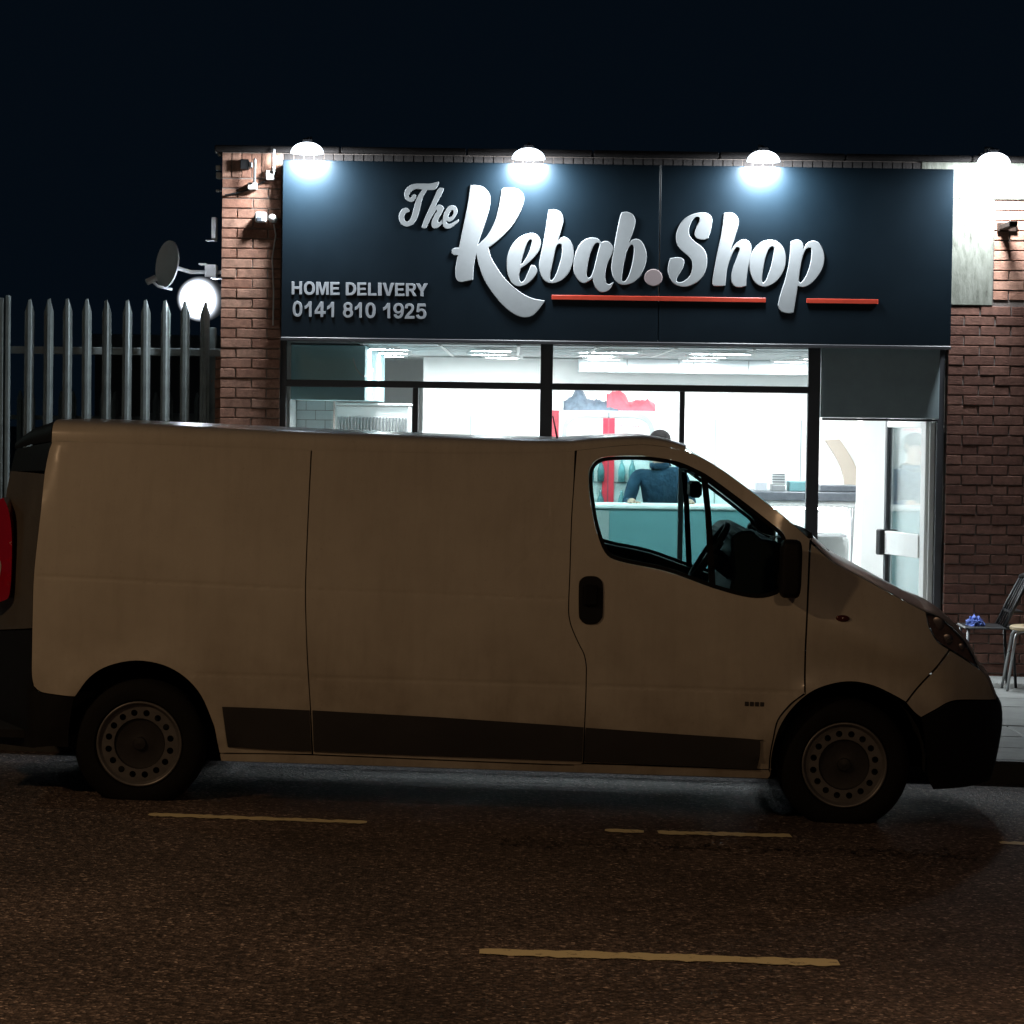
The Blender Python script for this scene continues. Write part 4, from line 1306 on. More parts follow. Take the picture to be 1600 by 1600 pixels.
# boxed-in duct and wall on the left
YD0 = 21.62
dx0, dx1 = XO0 + .062, at(570.5, 580, YD0)[0]
dz0 = at(500, 625, YD0)[1]
t = thing('boxed_duct', 'large grey boxed duct hanging under the ceiling inside the left window', 'duct', ((dx0 + dx1) / 2, YD0, dz0))
MB().box(dx0, dx1, YD0, 24.9, dz0, ZC - .015).build('casing', M['duct'], t, bevel=.004)
MB().box(dx0, dx1 + .004, YD0 - .004, YD0 + .012, dz0 + .10, dz0 + .118).build('seam', M['slate'], t)
cz = [at(552, 560, 21.58), at(556, 575, 21.58), at(563, 585, 21.58), at(569, 588, 21.6)]
tag(MB().tube([(p[0], 21.585, p[1]) for p in cz] + [(dx1 + .03, 21.9, cz[3][1]), (dx1 + .04, 22.05, cz[1][1]), (dx1 + .02, 22.1, ZC - .02)], .004, 6).build('cable', M['white_metal']), 'thin pale cable looped round the corner of the boxed duct', 'cable')
# low tiled wall below the duct
yt = 22.2
tx1 = at(521, 645, yt)[0]
tz1 = at(480, 626, yt)[1]
t = thing('tiled_wall', 'low white tiled wall below the boxed duct in the left window', 'tiled wall', ((dx0 + tx1) / 2, yt, ZF))
MB().box(dx0, tx1, yt + .008, yt + .15, ZF, tz1).build('core', M['mortar_light'], t)
tl = None
z = tz1
r_ = 0
while z > ZF + .1:
    x = dx0 + (0 if r_ % 2 else -.075)
    while x < tx1 - .01:
        a, b = max(x, dx0) + .002, min(x + .15, tx1) - .002
        if b - a > .02:
            if tl is None:
                tl = MB().box(-.5, .5, 0, 1, -1, 0).build('tile', M['white_tile'], t, local=True); o = tl
            else:
                o = copy_obj(tl, t)
            o.location = Vector((a, yt + random.uniform(-.001, .001), z - .002)) - t.location + Vector(((b - a) / 2, 0, 0))
            o.scale = (b - a, .012, .071)
        x += .15
    z -= .075; r_ += 1
# ribbed white heater cabinet
yh = 24.0
hx0, hx1 = at(524, 650, yh)[0], at(640, 650, yh)[0]
hz1 = at(580, 634, yh)[1]
t = thing('kebab_grill', 'white ribbed grill cabinet behind the left window pane', 'grill cabinet', ((hx0 + hx1) / 2, yh, ZF))
MB().box(hx0, hx1, yh, yh + .5, ZF, hz1).build('casing', M['white_metal'], t, bevel=.012)
fin = None
for k in range(22):
    x = hx0 + .03 + k * (hx1 - hx0 - .06) / 21
    if fin is None:
        fin = o = MB().box(-.007, .007, -.02, 0, -.75, 0).build('fin', M['grey_metal'], t, bevel=.002, local=True)
    else:
        o = copy_obj(fin, t)
    o.location = Vector((x, yh - .001, hz1 - .095)) - t.location
MB().box(hx0 - .01, hx1 + .01, yh - .024, yh + .51, hz1 + .002, hz1 + .022).build('lid', M['white_metal'], t, bevel=.004)

# counter in front of the staff side
YC = 23.3
cx0, cx1 = at(915, 800, YC)[0] - .35, at(1178, 800, YC)[0]
ctz = at(1000, 789, YC)[1]
t = thing('shop_counter', 'pale teal serving counter seen through the van window', 'counter', ((cx0 + cx1) / 2, YC, ZF))
MB().box(cx0, cx1, YC, YC + .55, ZF, ctz - .035).build('front_panel', M['counter'], t, bevel=.004)
MB().box(cx0 - .02, cx1 + .02, YC - .02, YC + .58, ctz - .033, ctz).build('worktop', M['white_metal'], t, bevel=.008)
MB().box(cx0, at(952, 800, YC)[0], YC - .012, YC - .002, ZF, ctz - .05).build('corner_panel', M['fridge_grey'], t, bevel=.003)

# drinks fridge
YG = 24.4
gx0, gx1 = at(874, 700, YG)[0], at(1026, 700, YG)[0]
gxm = at(950.5, 700, YG)[0]
gz1 = at(950, 643, YG)[1]
t = thing('drinks_fridge', 'two door drinks fridge with grey arched top and red centre stripe', 'fridge', (gxm, YG, ZF))
MB().box(gx0, gx1, YG + .03, YG + .62, ZF + .06, gz1 + .002).build('cabinet', M['white_metal'], t, bevel=.02)
gzg = at(950, 692, YG)[1]
def arch(x0, x1, zt, zb, r, k=10):
    pts = [(x0, zb)]
    pts += [(x0 + r - r * math.cos(a), zt - r + r * math.sin(a)) for a in [i * math.pi / 2 / k for i in range(k + 1)]]
    pts += [(x1 - r + r * math.sin(a), zt - r + r * math.cos(a)) for a in [i * math.pi / 2 / k for i in range(k + 1)]]
    pts += [(x1, zb)]
    return pts
ax0, ax1 = at(878, 700, YG)[0], at(1022, 700, YG)[0]
outer = arch(ax0, ax1, gz1 - .004, ZF + .12, .17)
inner = arch(ax0 + .038, ax1 - .038, gz1 - .052, ZF + .17, .135)
ring = outer + [outer[0]] + [inner[0]] + list(reversed(inner))
V, F = triangulate(outer, [inner])
off = world_loc(t)
vs = [(v[0] - off.x, YG + .0 - off.y, v[1] - off.z) for v in V] + [(v[0] - off.x, YG + .028 - off.y, v[1] - off.z) for v in V]
fs = [tuple(f) for f in F] + [tuple(i + len(V) for i in reversed(f)) for f in F]
nO = len(outer)
raw_mesh('door_frame', vs, fs, M['fridge_grey'], t)
MB().prism(arch(ax0 + .036, ax1 - .036, gz1 - .050, gzg, .135), YG + .008, YG + .027).build('header', M['white_metal'], t)
rz0, rz1 = at(950, 790, YG)[1], at(950, 653.5, YG)[1]
MB().box(at(941.5, 700, YG)[0], gxm - .004, YG - .006, YG + .006, rz0 - .7, rz1).build('stripe', M['fridge_red'], t)
MB().box(gxm + .004, at(960, 700, YG)[0], YG - .006, YG + .006, rz0 - .7, rz1).build('stripe', M['fridge_red'], t)
MB().box(gxm - .004, gxm + .004, YG - .004, YG + .006, rz0 - .7, gz1 - .005).build('seam', M['slate'], t)
for s in (-1, 1):          # small faded red lettering on the two halves of the header, not legible
    pts = []
    xa = gxm + s * .19 - .09
    for i in range(30):
        u = i / 29
        pts.append((xa + .18 * u, YG + .004, gz1 - .125 + .012 * math.sin(u * 25) * (1 - .4 * u)))
    MB().tube(pts, .0032, 5).build('marking', M['fridge_red'], t)
b0 = None
BN = ['first', 'second', 'third', 'fourth', 'fifth', 'sixth', 'seventh']
for sh in range(1, 3):
    z = 0.86 + sh * .27
    MB().box(ax0 + .04, ax1 - .04, YG + .0275, YG + .035, z - .012, z).build('shelf', M['grey_metal'], t)
    for k in range(7):
        x = ax0 + .07 + k * .09
        if abs(x - gxm) < .055:
            continue
        if b0 is None:
            b0 = o = MB().lathe([(.001, 0), (.030, 0), (.032, .09), (.024, .13), (.011, .165), (.011, .195), (.001, .195)], (0, 0, 0), 'z', 10).build('bottle', M['bottle'], None, smooth=True)
            tag(o, 'bottle standing on a shelf of the drinks fridge', 'bottle', 'bottles in the drinks fridge')
        else:
            o = copy_obj(b0, None)
        nb_ = nb_ + 1 if k else 0
        o['label'] = 'bottle, %s from the left on the %s shelf of the drinks fridge' % (BN[nb_], 'upper' if sh == 2 else 'lower')
        o.location = (x, YG - .01 + .0, z + .001)
# bags lying on the fridge
def cloth_lump(name, mat_, label, cat, px0, px1, pytop, pybase, y, seed, peaks):
    x0, x1 = at(px0, pybase, y)[0], at(px1, pybase, y)[0]
    z0, z1 = at((px0 + px1) / 2, pybase, y)[1], at((px0 + px1) / 2, pytop, y)[1]
    nx, ny = 46, 18
    vs, fs = [], []
    for j in range(ny + 1):
        v = j / ny
        for i in range(nx + 1):
            u = i / nx
            env = np.interp(u, [p[0] for p in peaks], [p[1] for p in peaks])
            e = math.sin(math.pi * v) ** .6
            n1 = mnoise.noise(Vector((u * 7 + seed, v * 5, 0.3)))
            n2 = abs(mnoise.noise(Vector((u * 16 + seed, v * 11, 2.3))))
            hgt = env * e * (1 + .22 * n1) * (z1 - z0) + .030 * (n2 - .2) * e
            yy = y + .30 * (v - .5) * (.8 + .2 * n1) + .02 * n1
            vs.append((x0 + (x1 - x0) * u + .012 * n1, yy, z0 + max(.004, hgt)))
    for j in range(ny):
        for i in range(nx):
            a = j * (nx + 1) + i
            fs.append((a, a + 1, a + nx + 2, a + nx + 1))
    n0 = len(vs)
    rim = [i for i in range(nx + 1)] + [(j + 1) * (nx + 1) + nx for j in range(ny)] + [ny * (nx + 1) + i for i in range(nx - 1, -1, -1)] + [j * (nx + 1) for j in range(ny - 1, 0, -1)]
    vs += [(vs[k][0], vs[k][1], z0 + .002) for k in rim]
    for k in range(len(rim)):
        k2 = (k + 1) % len(rim)
        fs.append((rim[k2], rim[k], n0 + k, n0 + k2))
    o = raw_mesh(name, vs, fs, mat_, None, smooth_faces=nx * ny)
    return tag(o, label, cat)
cloth_lump('bag', M['bag_dark'], 'crumpled dark slate bag lying on top of the drinks fridge', 'bag', 881, 966, 609, 642, YG + .3, 3.1, [(0, .45), (.12, .6), (.24, 1.0), (.36, .98), (.42, .55), (.7, .42), (.9, .48), (1, .3)])
cloth_lump('bag', M['bag_red'], 'soft red bag lying on top of the drinks fridge beside the dark bag', 'bag', 948, 1023, 610, 642.5, YG + .31, 8.4, [(0, .8), (.12, 1.0), (.28, .92), (.45, .45), (.7, .5), (.85, .6), (1, .35)])
q0, q1 = at(864, 640, YG + .3), at(881, 624, YG + .3)
tag(MB().box(q0[0], q1[0], YG + .2, YG + .4, q0[1] + .012, q1[1]).build('carton', M['grey_letter'], bevel=.004), 'small grey carton on top of the drinks fridge left of the dark bag', 'carton')
# pink panel edge and cable beside the fridge
sbox('wall_panel', M['bag_red'], at(862, 700, 24.9)[0], at(873, 700, 24.9)[0], 24.9, 24.93, ZF, at(867, 641, 24.9)[1])
# display counter on the right
YK = 24.2
kx0, kx1 = at(1168, 800, YK)[0], at(1346, 800, YK)[0]
kz1 = at(1280, 769, YK)[1]; kzs = at(1280, 783, YK)[1]
t = thing('display_counter', 'white chilled display counter with a curved glass front and dark worktop', 'display counter', ((kx0 + kx1) / 2, YK, ZF))
MB().box(kx0, kx1, YK - .02, YK + .7, kzs, kz1).build('worktop', M['slate'], t, bevel=.008)
MB().box(kx0, kx1, YK + .02, YK + .68, kzs - .055, kzs - .002).build('top_rail', M['white_metal'], t, bevel=.004)
kzb = at(1280, 882, YK)[1]
MB().box(kx0, kx1, YK - .05, YK + .68, ZF, kzb).build('base', M['white_metal'], t, bevel=.006)
MB().box(kx0 + .03, kx1 - .03, YK + .62, YK + .66, kzb, kzs - .06).build('back_panel', M['white_paint'], t)
MB().box(kx0 + .01, kx1 - .1, YK + .2, YK + .6, kzb + .23, kzb + .245).build('shelf', M['grey_metal'], t)
MB().box(kx0 + .05, kx1 - .12, YK + .10, YK + .13, kzs - .075, kzs - .058).build('fill_strip', M['e_ceil'], t)  # added unseen tube to brighten the inside of the case
gp = [(YK + .05, kzs - .056), (YK + .0, kzs - .16), (YK - .03, kzs - .3), (YK - .045, kzb)]
vs = []
for y, z in gp:
    vs += [(kx0 + .02, y, z), (kx1 - .09, y, z)]
MB().add(vs, [(0, 1, 3, 2), (2, 3, 5, 4), (4, 5, 7, 6)]).build('front_glass', M['shop_glass'], t)
for xx in (kx0 + .015, kx1 - .085):
    MB().tube([(xx, y, z) for y, z in gp], .008, 6).build('glass_edge', M['grey_metal'], t)
MB().tube([(kx1 - .06, YK + .05, kzs - .056), (kx1 - .03, YK + .3, kzs - .15), (kx1 - .02, YK + .5, kzb)], .008, 6).build('strut', M['grey_metal'], t)
q0, q1 = at(1279, 770, YK + .25), at(1338, 758.5, YK + .25)
tag(MB().box(q0[0], q1[0], YK + .1, YK + .5, kz1 + .001, q1[1]).build('tray', M['slate'], bevel=.006), 'long dark tray on the display counter worktop', 'tray')
q0, q1 = at(1232, 770, YK + .2), at(1262, 752, YK + .2)
tag(MB().box(q0[0], q1[0], YK + .1, YK + .4, kz1 + .001, q1[1]).build('carton', M['counter'], bevel=.006), 'pale blue carton on the display counter beside the window post', 'carton')
q0, q1 = at(1203, 770, YK + .2), at(1228, 738, YK + .2)
t = thing('till', 'small white till with slotted front on the display counter', 'till', ((q0[0] + q1[0]) / 2, YK + .2, kz1))
MB().box(q0[0] + .01, q1[0] - .01, YK + .12, YK + .35, kz1 + .001, kz1 + .05).build('base', M['grey_metal'], t, bevel=.004)
MB().box(q0[0], q1[0], YK + .15, YK + .3, kz1 + .052, q1[1]).build('casing', M['white_metal'], t, bevel=.008)
for k in range(4):
    z = kz1 + .075 + k * .022
    MB().box(q0[0] + .015, q1[0] - .015, YK + .144, YK + .149, z, z + .008).build('slot', M['slate'], t)
q0, q1 = at(1180, 770, YK + .2), at(1197, 753, YK + .2)
tag(MB().box(q0[0], q1[0], YK + .1, YK + .3, kz1 + .001, q1[1]).build('napkin_box', M['grey_letter'], bevel=.004), 'grey napkin box on the display counter left of the till', 'box')
# beige arch on the back wall, shelf unit behind the door
ya = 26.2
arc = [(1289, 688), (1300, 704), (1311, 724), (1318, 745), (1321, 770)]
arc2 = [(1346, 770), (1345, 748), (1336, 726), (1325, 706), (1312, 686.5)]
pts = [at(p[0], p[1], ya) for p in smooth_path(arc, False) + smooth_path(arc2, False)]
tag(MB().prism(pts, ya, ya + .05).build('arch_panel', M['tan_arch']), 'beige curved arch panel standing behind the display counter', 'arch panel')
# vertical panel lines on the white inner wall behind the counter
sbox('partition', M['white_paint'], at(660, 700, 26.25)[0], kx1 + .5, 26.26, 26.32, ZF, ZC - .012)
for px in (735, 1118, 1252):
    x = at(px, 700, 26.2)[0]
    MB().box(x - .006, x + .006, 26.245, 26.259, ZF, 1.95).build('cover_strip', M['fridge_grey'], shop)
fx0 = at(1392, 700, 22.9)[0]
t = thing('shelf_unit', 'pale tall shelf unit behind the open glass shop door', 'shelf unit', (fx0 + .15, 24.6, ZF))
x0, x1 = at(1391, 700, 24.6)[0], at(1417, 700, 24.6)[0]
MB().box(x0, x1, 24.6, 25.0, ZF, at(1400, 705, 24.6)[1]).build('casing', M['counter'], t, bevel=.004)
for py in (755, 795, 840):
    z = at(1400, py, 24.6)[1]
    MB().box(x0 - .01, x1 + .01, 24.58, 24.6 - .001, z, z + .03).build('shelf_edge', M['white_metal'], t)

# ================================================================== PERSON BEHIND THE COUNTER
def person():
    y = YC + .78
    hx = at(1031, 690, y)[0]
    zt = at(1031, 674, y)[1]
    zf = ZF
    t = thing('person', 'person in a navy jacket behind the counter with dark hair showing over the van roof', 'person', (hx, y, zf))
    hgt = zt - zf
    def P(dx, dy, f):
        return Vector((dx, dy, f * hgt))
    nodes, edges, rad = [], [], []
    def nd(p, r, par=None):
        nodes.append(p); rad.append(r)
        if par is not None: edges.append((par, len(nodes) - 1))
        return len(nodes) - 1
    pel = nd(P(.02, .04, .53), (.155, .11))
    wa = nd(P(.02, .05, .61), (.15, .105), pel)
    ch = nd(P(.015, .03, .72), (.19, .125), wa)
    nb = nd(P(.01, .0, .815), (.09, .075), ch)
    nk = nd(P(.0, -.02, .855), (.058, .058), nb)
    hd0 = nd(P(.0, -.04, .905), (.075, .085), nk)
    hd1 = nd(P(.0, -.045, .955), (.078, .095), hd0)
    for s in (-1, 1):
        hip = nd(P(.02 + s * .09, .04, .49), (.09, .095), pel)
        kn = nd(P(.02 + s * .10, .03, .28), (.062, .066), hip)
        an = nd(P(.02 + s * .10, .06, .045), (.042, .045), kn)
        nd(P(.02 + s * .11, -.08, .02), (.042, .03), an)
    hands = []
    for s in (-1, 1):
        sh = nd(P(s * .19, .01, .79), (.072, .07), ch)
        el = nd(P(s * .27, -.06, .635), (.055, .055), sh)
        wr = nd(P(s * .25, -.30, .655), (.036, .032), el)
        pa = nd(P(s * .235, -.36, .652), (.038, .018), wr)
        hands.append((s, pa))
    me = bpy.data.meshes.new('body')
    me.from_pydata([tuple(p) for p in nodes], edges, [])
    o = bpy.data.objects.new('body', me)
    COL.objects.link(o)
    md = o.modifiers.new('skin', 'SKIN'); md.use_smooth_shade = True
    for i, r in enumerate(rad):
        me.skin_vertices[0].data[i].radius = r
        me.skin_vertices[0].data[i].use_root = (i == 0)
    sb = o.modifiers.new('sub', 'SUBSURF'); sb.levels = sb.render_levels = 2
    dg = bpy.context.evaluated_depsgraph_get(); dg.update()
    m2 = bpy.data.meshes.new_from_object(o.evaluated_get(dg))
    bpy.data.objects.remove(o)
    m2.name = 'body'
    for mm in ('jacket', 'skin', 'trouser', 'hair'):
        m2.materials.append(M[mm])
    for p in m2.polygons:
        c = p.center
        f = c.z / hgt
        k = 0
        if f > .845 : k = 1
        elif f < .52 and abs(c.y) < .2 : k = 2
        elif c.y < -.285: k = 1
        p.material_index = k
        p.use_smooth = True
    b = bpy.data.objects.new('body', m2)
    COL.objects.link(b); b.parent = t
    # fingers on the worktop
    for s, pa in hands:
        base = nodes[pa]
        fb = MB()
        for k, ln in enumerate((.062, .072, .068, .052)):
            ox = (k - 1.5) * .019
            p0 = base + Vector((ox, -.02, 0))
            fb.tube([p0, p0 + Vector((ox * .3, -ln * .6, .006)), p0 + Vector((ox * .4, -ln, -.012))], [.0095, .009, .007], 7)
        fb.tube([base + Vector((-s * .03, .02, 0)), base + Vector((-s * .058, -.015, -.004)), base + Vector((-s * .062, -.045, -.010))], [.011, .010, .008], 7)
        fb.build('hand', M['skin'], t, smooth=True, local=True)
    hc = nodes[hd1]
    MB().ball((hc.x, hc.y + .012, hc.z + .012), .092, .108, .083, 20, 10, -0.06, 0.5).build('hair', M['hair'], t, smooth=True, local=True)
    MB().ball((hc.x, hc.y + .05, hc.z - .03), .088, .072, .075, 18, 8, -.5, .5).build('hair', M['hair'], t, smooth=True, local=True)
    fcy = hc.y - .092
    for s in (-1, 1):
        MB().ball((hc.x + s * .032, fcy + .012, hc.z - .012), .011, .009, .007, 10, 6).build('eye', M['slate'], t, smooth=True, local=True)
    MB().ball((hc.x, fcy - .004, hc.z - .04), .014, .02, .026, 10, 6).build('nose', M['skin'], t, smooth=True, local=True)
    MB().ball((hc.x, fcy + .012, hc.z - .078), .024, .010, .007, 10, 6).build('mouth', M['bag_red'], t, smooth=True, local=True)
    for s in (-1, 1):
        MB().ball((hc.x + s * .082, hc.y + .01, hc.z - .025), .010, .020, .030, 10, 6).build('ear', M['skin'], t, smooth=True, local=True)
    MB().lathe([(.075, 0), (.088, .02), (.080, .05), (.066, .045), (.064, .0)], (0, -.005, .815 * hgt), 'z', 18).build('collar', M['jacket'], t, smooth=True, local=True)
person()

# ================================================================== CHAIRS OUTSIDE
def back_chair():
    y = 20.55
    zs = at(1540, 978, y)[1]
    x0, x1 = at(1501, 978, y)[0], at(1584, 978, y)[0]
    xc = (x0 + x1) / 2
    zg = G(xc) + PAVE
    t = thing('chair', 'black metal spindle back chair by the brick wall with a blue cloth on it', 'chair', (xc, y, zg))
    MB().box(x0, x1, y - .19, y + .19, zs - .012, zs + .006).build('seat', M['black_metal'], t, bevel=.008)
    for sx in (0, 1):
        for sy in (-1, 1):
            xx = (x0 + .03) if sx == 0 else (x1 - .04)
            MB().tube([(xx, y + sy * .17, zs - .01), (xx + (.03 if sx else -.02), y + sy * .19, G(xx) + PAVE)], .011, 8).build('leg', M['grey_metal'] if sx == 0 else M['black_metal'], t, smooth=True)
    tx, tz = at(1601, 902, y)
    lean = tx - (x1 - .10)
    hh = tz - zs
    n = 5
    for k in range(n):
        f = k / (n - 1) * 2 - 1
        e = abs(f) > .99
        r = .0125 if e else .007
        p = [(x1 - .10, y + f * .17, zs), (x1 - .10 + lean * .5, y + f * .175, zs + hh * .5), (x1 - .10 + lean, y + f * .15, zs + hh)]
        MB().tube(p, r, 7).build('back_post' if e else 'spindle', M['black_metal'], t, smooth=True)
    MB().tube([(x1 - .10 + lean, y - .16, zs + hh), (x1 - .095 + lean, y, zs + hh + .02), (x1 - .10 + lean, y + .16, zs + hh)], .016, 8).build('top_rail', M['black_metal'], t, smooth=True)
    MB().box(x1 - .10 + lean * .25, x1 - .085 + lean * .75, y - .14, y + .14, zs + hh * .3, zs + hh * .3 + .012).build('cross_rail', M['black_metal'], t)
    # blue cloth
    bc = Vector((at(1524, 968, y - .05)[0], y - .05, zs + .006))
    rg = random.Random(5)
    vs, fs = [], []
    nu, nv = 30, 14
    for i in range(nv + 1):
        ph = i / nv * math.pi / 2
        for j in range(nu):
            a = 2 * math.pi * j / nu
            q = Vector((math.cos(ph) * math.cos(a), math.cos(ph) * math.sin(a), math.sin(ph)))
            n_ = mnoise.noise(q * 3.1 + Vector((1, 4, 2))) * .45 + abs(mnoise.noise(q * 7)) * .35
            vs.append((bc.x + q.x * .058 * (1 + n_), bc.y + q.y * .08 * (1 + n_), bc.z + max(0.001, q.z * .062 * (1 + n_))))
    for i in range(nv):
        for j in range(nu):
            fs.append((i * nu + j, i * nu + (j + 1) % nu, (i + 1) * nu + (j + 1) % nu, (i + 1) * nu + j))
    tag(raw_mesh('cloth', vs, fs, M['blue'], None), 'crumpled bright blue cloth lying on the black chair', 'cloth')
back_chair()
def front_stool():
    y = 20.2
    x0 = at(1578, 980, y)[0]
    zs = at(1590, 980, y)[1]
    xc = x0 + .20
    zg = G(xc) + PAVE
    t = thing('stool', 'tan topped stool with thin steel legs at the right edge beside the black chair', 'stool', (xc, y, zg))
    MB().lathe([(.001, zs + .012), (.19, zs + .012), (.20, zs + .004), (.20, zs - .012), (.19, zs - .018), (.001, zs - .018)], (xc, y, 0), 'z', 28).build('seat', M['tan'], t, smooth=True, shade=R(40))
    for a in (205, 155, 25, -25):
        ca, sa = math.cos(R(a)), math.sin(R(a))
        pts = [(xc + .10 * ca, y + .10 * sa, zs - .026), (xc + .17 * ca, y + .17 * sa, zs - .03), (xc + .19 * ca, y + .19 * sa, zs - .06), (xc + .255 * ca, y + .255 * sa, G(xc + .255 * ca) + PAVE)]
        MB().tube(pts, .0105, 8).build('leg', M['steel'], t, smooth=True)
front_stool()

# ================================================================== THE VAN
WH = 0.95                                   # half width
YV = 14.0                                   # distance of its near side
van = thing('van', 'cream white long wheelbase panel van parked in front of the shop', 'van', (0, YV + WH, 0))
van.rotation_euler = (0, SLOPE, 0)
ca, sa = math.cos(SLOPE), math.sin(SLOPE)
def vl(px, py, inset=0.0):
    """photo pixel on a plane 'inset' metres behind the van's near side -> the van's own x, z"""
    x, z = at(px, py, YV + inset)
    return (x * ca - z * sa, x * sa + z * ca)
def sstep(a, b, v):
    t = np.clip((v - a) / (b - a), 0, 1)
    return t * t * (3 - 2 * t)
WR, WF = vl(218, 1162, .08), vl(1319, 1195, .08)       # wheel centres
REDGE = [vl(p[0], p[1], .03) for p in ((83, 680), (76, 705), (70, 739), (64, 798), (57, 858), (53, 900), (51, 960), (50, 1024), (50, 1170))]
REZ = np.array([p[1] for p in REDGE])[::-1]
REX = np.array([p[0] for p in REDGE])[::-1]
CR = [vl(1264, 967, .02), vl(1369, 1000, .05), vl(1437, 1023.4, .15), vl(1509, 1050, .3)]
CRX, CRZ = np.array([p[0] for p in CR]), np.array([p[1] for p in CR])
X0N, AN = 1.50, 1.10
GRV = []                                     # pressed lines: (x0, z0, x1, z1, depth)
for a, b, dp in (((60, 900), (486, 921), .0035), ((489, 921), (880, 936), .0025), ((306, 1053), (912, 1071), .003), ((912, 1071), (1257, 1082), .003)):
    p, q = vl(*a), vl(*b)
    GRV.append((p[0], p[1], q[0], q[1], dp))
for a, b in (((880, 712), (879, 745)), ((862, 742), (862, 805)), ((862, 805), (845, 850)), ((845, 850), (790, 905))):
    p, q = vl(*a), vl(*b)
    GRV.append((p[0], p[1], q[0], q[1], .0013))
def D(x, z):
    """inward offset of the near side skin at (x, z)"""
    x = np.asarray(x, float); z = np.asarray(z, float)
    d = 0.12 * np.clip((z - 1.0) / .85, 0, 2) ** 1.7
    d = d + 0.045 * np.clip((0.62 - z) / .4, 0, 2) ** 2
    t = np.clip((x - X0N) / AN, 0, .995)
    d = d + WH * (1 - np.sqrt(1 - t ** 3)) * .92
    zc = np.interp(x, CRX, CRZ)
    rampx = sstep(1.30, 1.75, x)
    d = d + rampx * .30 * np.clip(z - zc, 0, .30)
    d = d + rampx * .05 * sstep(.0, .22, zc - z) * sstep(.55, .75, z) * (1 - sstep(2.05, 2.2, x))
    xr = np.interp(z, REZ, REX)
    r = np.clip(xr - x, 0, 1)
    d = d + 2.1 * r
    for w in (WR, WF):
        rr = np.hypot(x - w[0], z - w[1])
        d = d - .014 * np.exp(-((rr - .43) / .05) ** 2) * (z > .3)
    for x0, z0, x1, z1, dp in GRV:
        L = math.hypot(x1 - x0, z1 - z0)
        ux, uz = (x1 - x0) / L, (z1 - z0) / L
        s = (x - x0) * ux + (z - z0) * uz
        q = -(x - x0) * uz + (z - z0) * ux
        d = d + dp * np.exp(-(q / .007) ** 2) * ((s > -.005) & (s < L + .005))
    return d
GEX = []
for x0, z0, x1, z1, dp in GRV:
    L = math.hypot(x1 - x0, z1 - z0)
    n = max(2, int(L / .03))
    for i in range(n + 1):
        for o_ in (-.018, -.009, 0, .009, .018):
            GEX.append((x0 + (x1 - x0) * i / n - (z1 - z0) / L * o_, z0 + (z1 - z0) * i / n + (x1 - x0) / L * o_))
def sv(px, py):
    """photo pixel on the near side skin -> van x, z"""
    dd = 0.0
    for _ in range(8):
        x, z = vl(px, py, dd)
        dd = float(min(D(x, z), .75))
    return (x, z)
def svp(pts):
    return [sv(p[0], p[1]) + tuple(p[2:]) for p in pts]

def skin(name, px_outline, material, parent=None, holes=(), off=0.0, rim=.016, grid=.045, gap=.0022, mirror=False, both=True, label=None, smooth_outline=True, extra=True, turn=38, local_pts=None):
    """a body panel on the van's side: outline in photo pixels, draped over the side skin; its edges fold inwards"""
    pts = local_pts if local_pts is not None else svp(px_outline)
    lo = smooth_path(pts, turn=turn) if smooth_outline else [p[:2] for p in pts]
    lo = densify(lo, .035)
    area = sum(lo[i][0] * lo[(i + 1) % len(lo)][1] - lo[(i + 1) % len(lo)][0] * lo[i][1] for i in range(len(lo)))
    if area < 0: lo.reverse()
    if gap: lo = shrink(lo, gap)
    hs = []
    for h in holes:
        h = densify(h, .03)
        a = sum(h[i][0] * h[(i + 1) % len(h)][1] - h[(i + 1) % len(h)][0] * h[i][1] for i in range(len(h)))
        hs.append(h if a > 0 else list(reversed(h)))
    V, F = triangulate(lo, hs, grid, GEX if extra else ())
    offf = off if callable(off) else (lambda x, z: off)
    dep = D(V[:, 0], V[:, 1]) + offf(V[:, 0], V[:, 1])
    verts = [(v[0], -WH + d, v[1]) for v, d in zip(V, dep)]
    faces = [tuple(f) for f in F]
    ns = len(faces)
    if rim:
        for lp, s in [(lo, 1)] + [(h, -1) for h in hs]:
            a = np.asarray(lp)
            dd = D(a[:, 0], a[:, 1]) + offf(a[:, 0], a[:, 1])
            k = len(verts); n = len(lp)
            verts += [(p[0], -WH + q, p[1]) for p, q in zip(lp, dd)] + [(p[0], -WH + q + rim, p[1]) for p, q in zip(lp, dd)]
            for i in range(n):
                j = (i + 1) % n
                q = (k + i, k + n + i, k + n + j, k + j)
                faces.append(q if s > 0 else tuple(reversed(q)))
    out = []
    par = parent or van
    o = raw_mesh(name, verts, faces, material, par, smooth_faces=ns)
    if label: o['label'] = label
    return o
def mirrored(o, parent=None):
    """the same part on the far side"""
    me = o.data.copy()
    me.transform(Matrix.Scale(-1, 4, Vector((0, 1, 0))))
    me.flip_normals()
    c = bpy.data.objects.new(o.name.split('.')[0], me)
    COL.objects.link(c)
    c.parent = parent or van
    return c
def pair(*a, **k):
    o = skin(*a, **k)
    return o, mirrored(o)

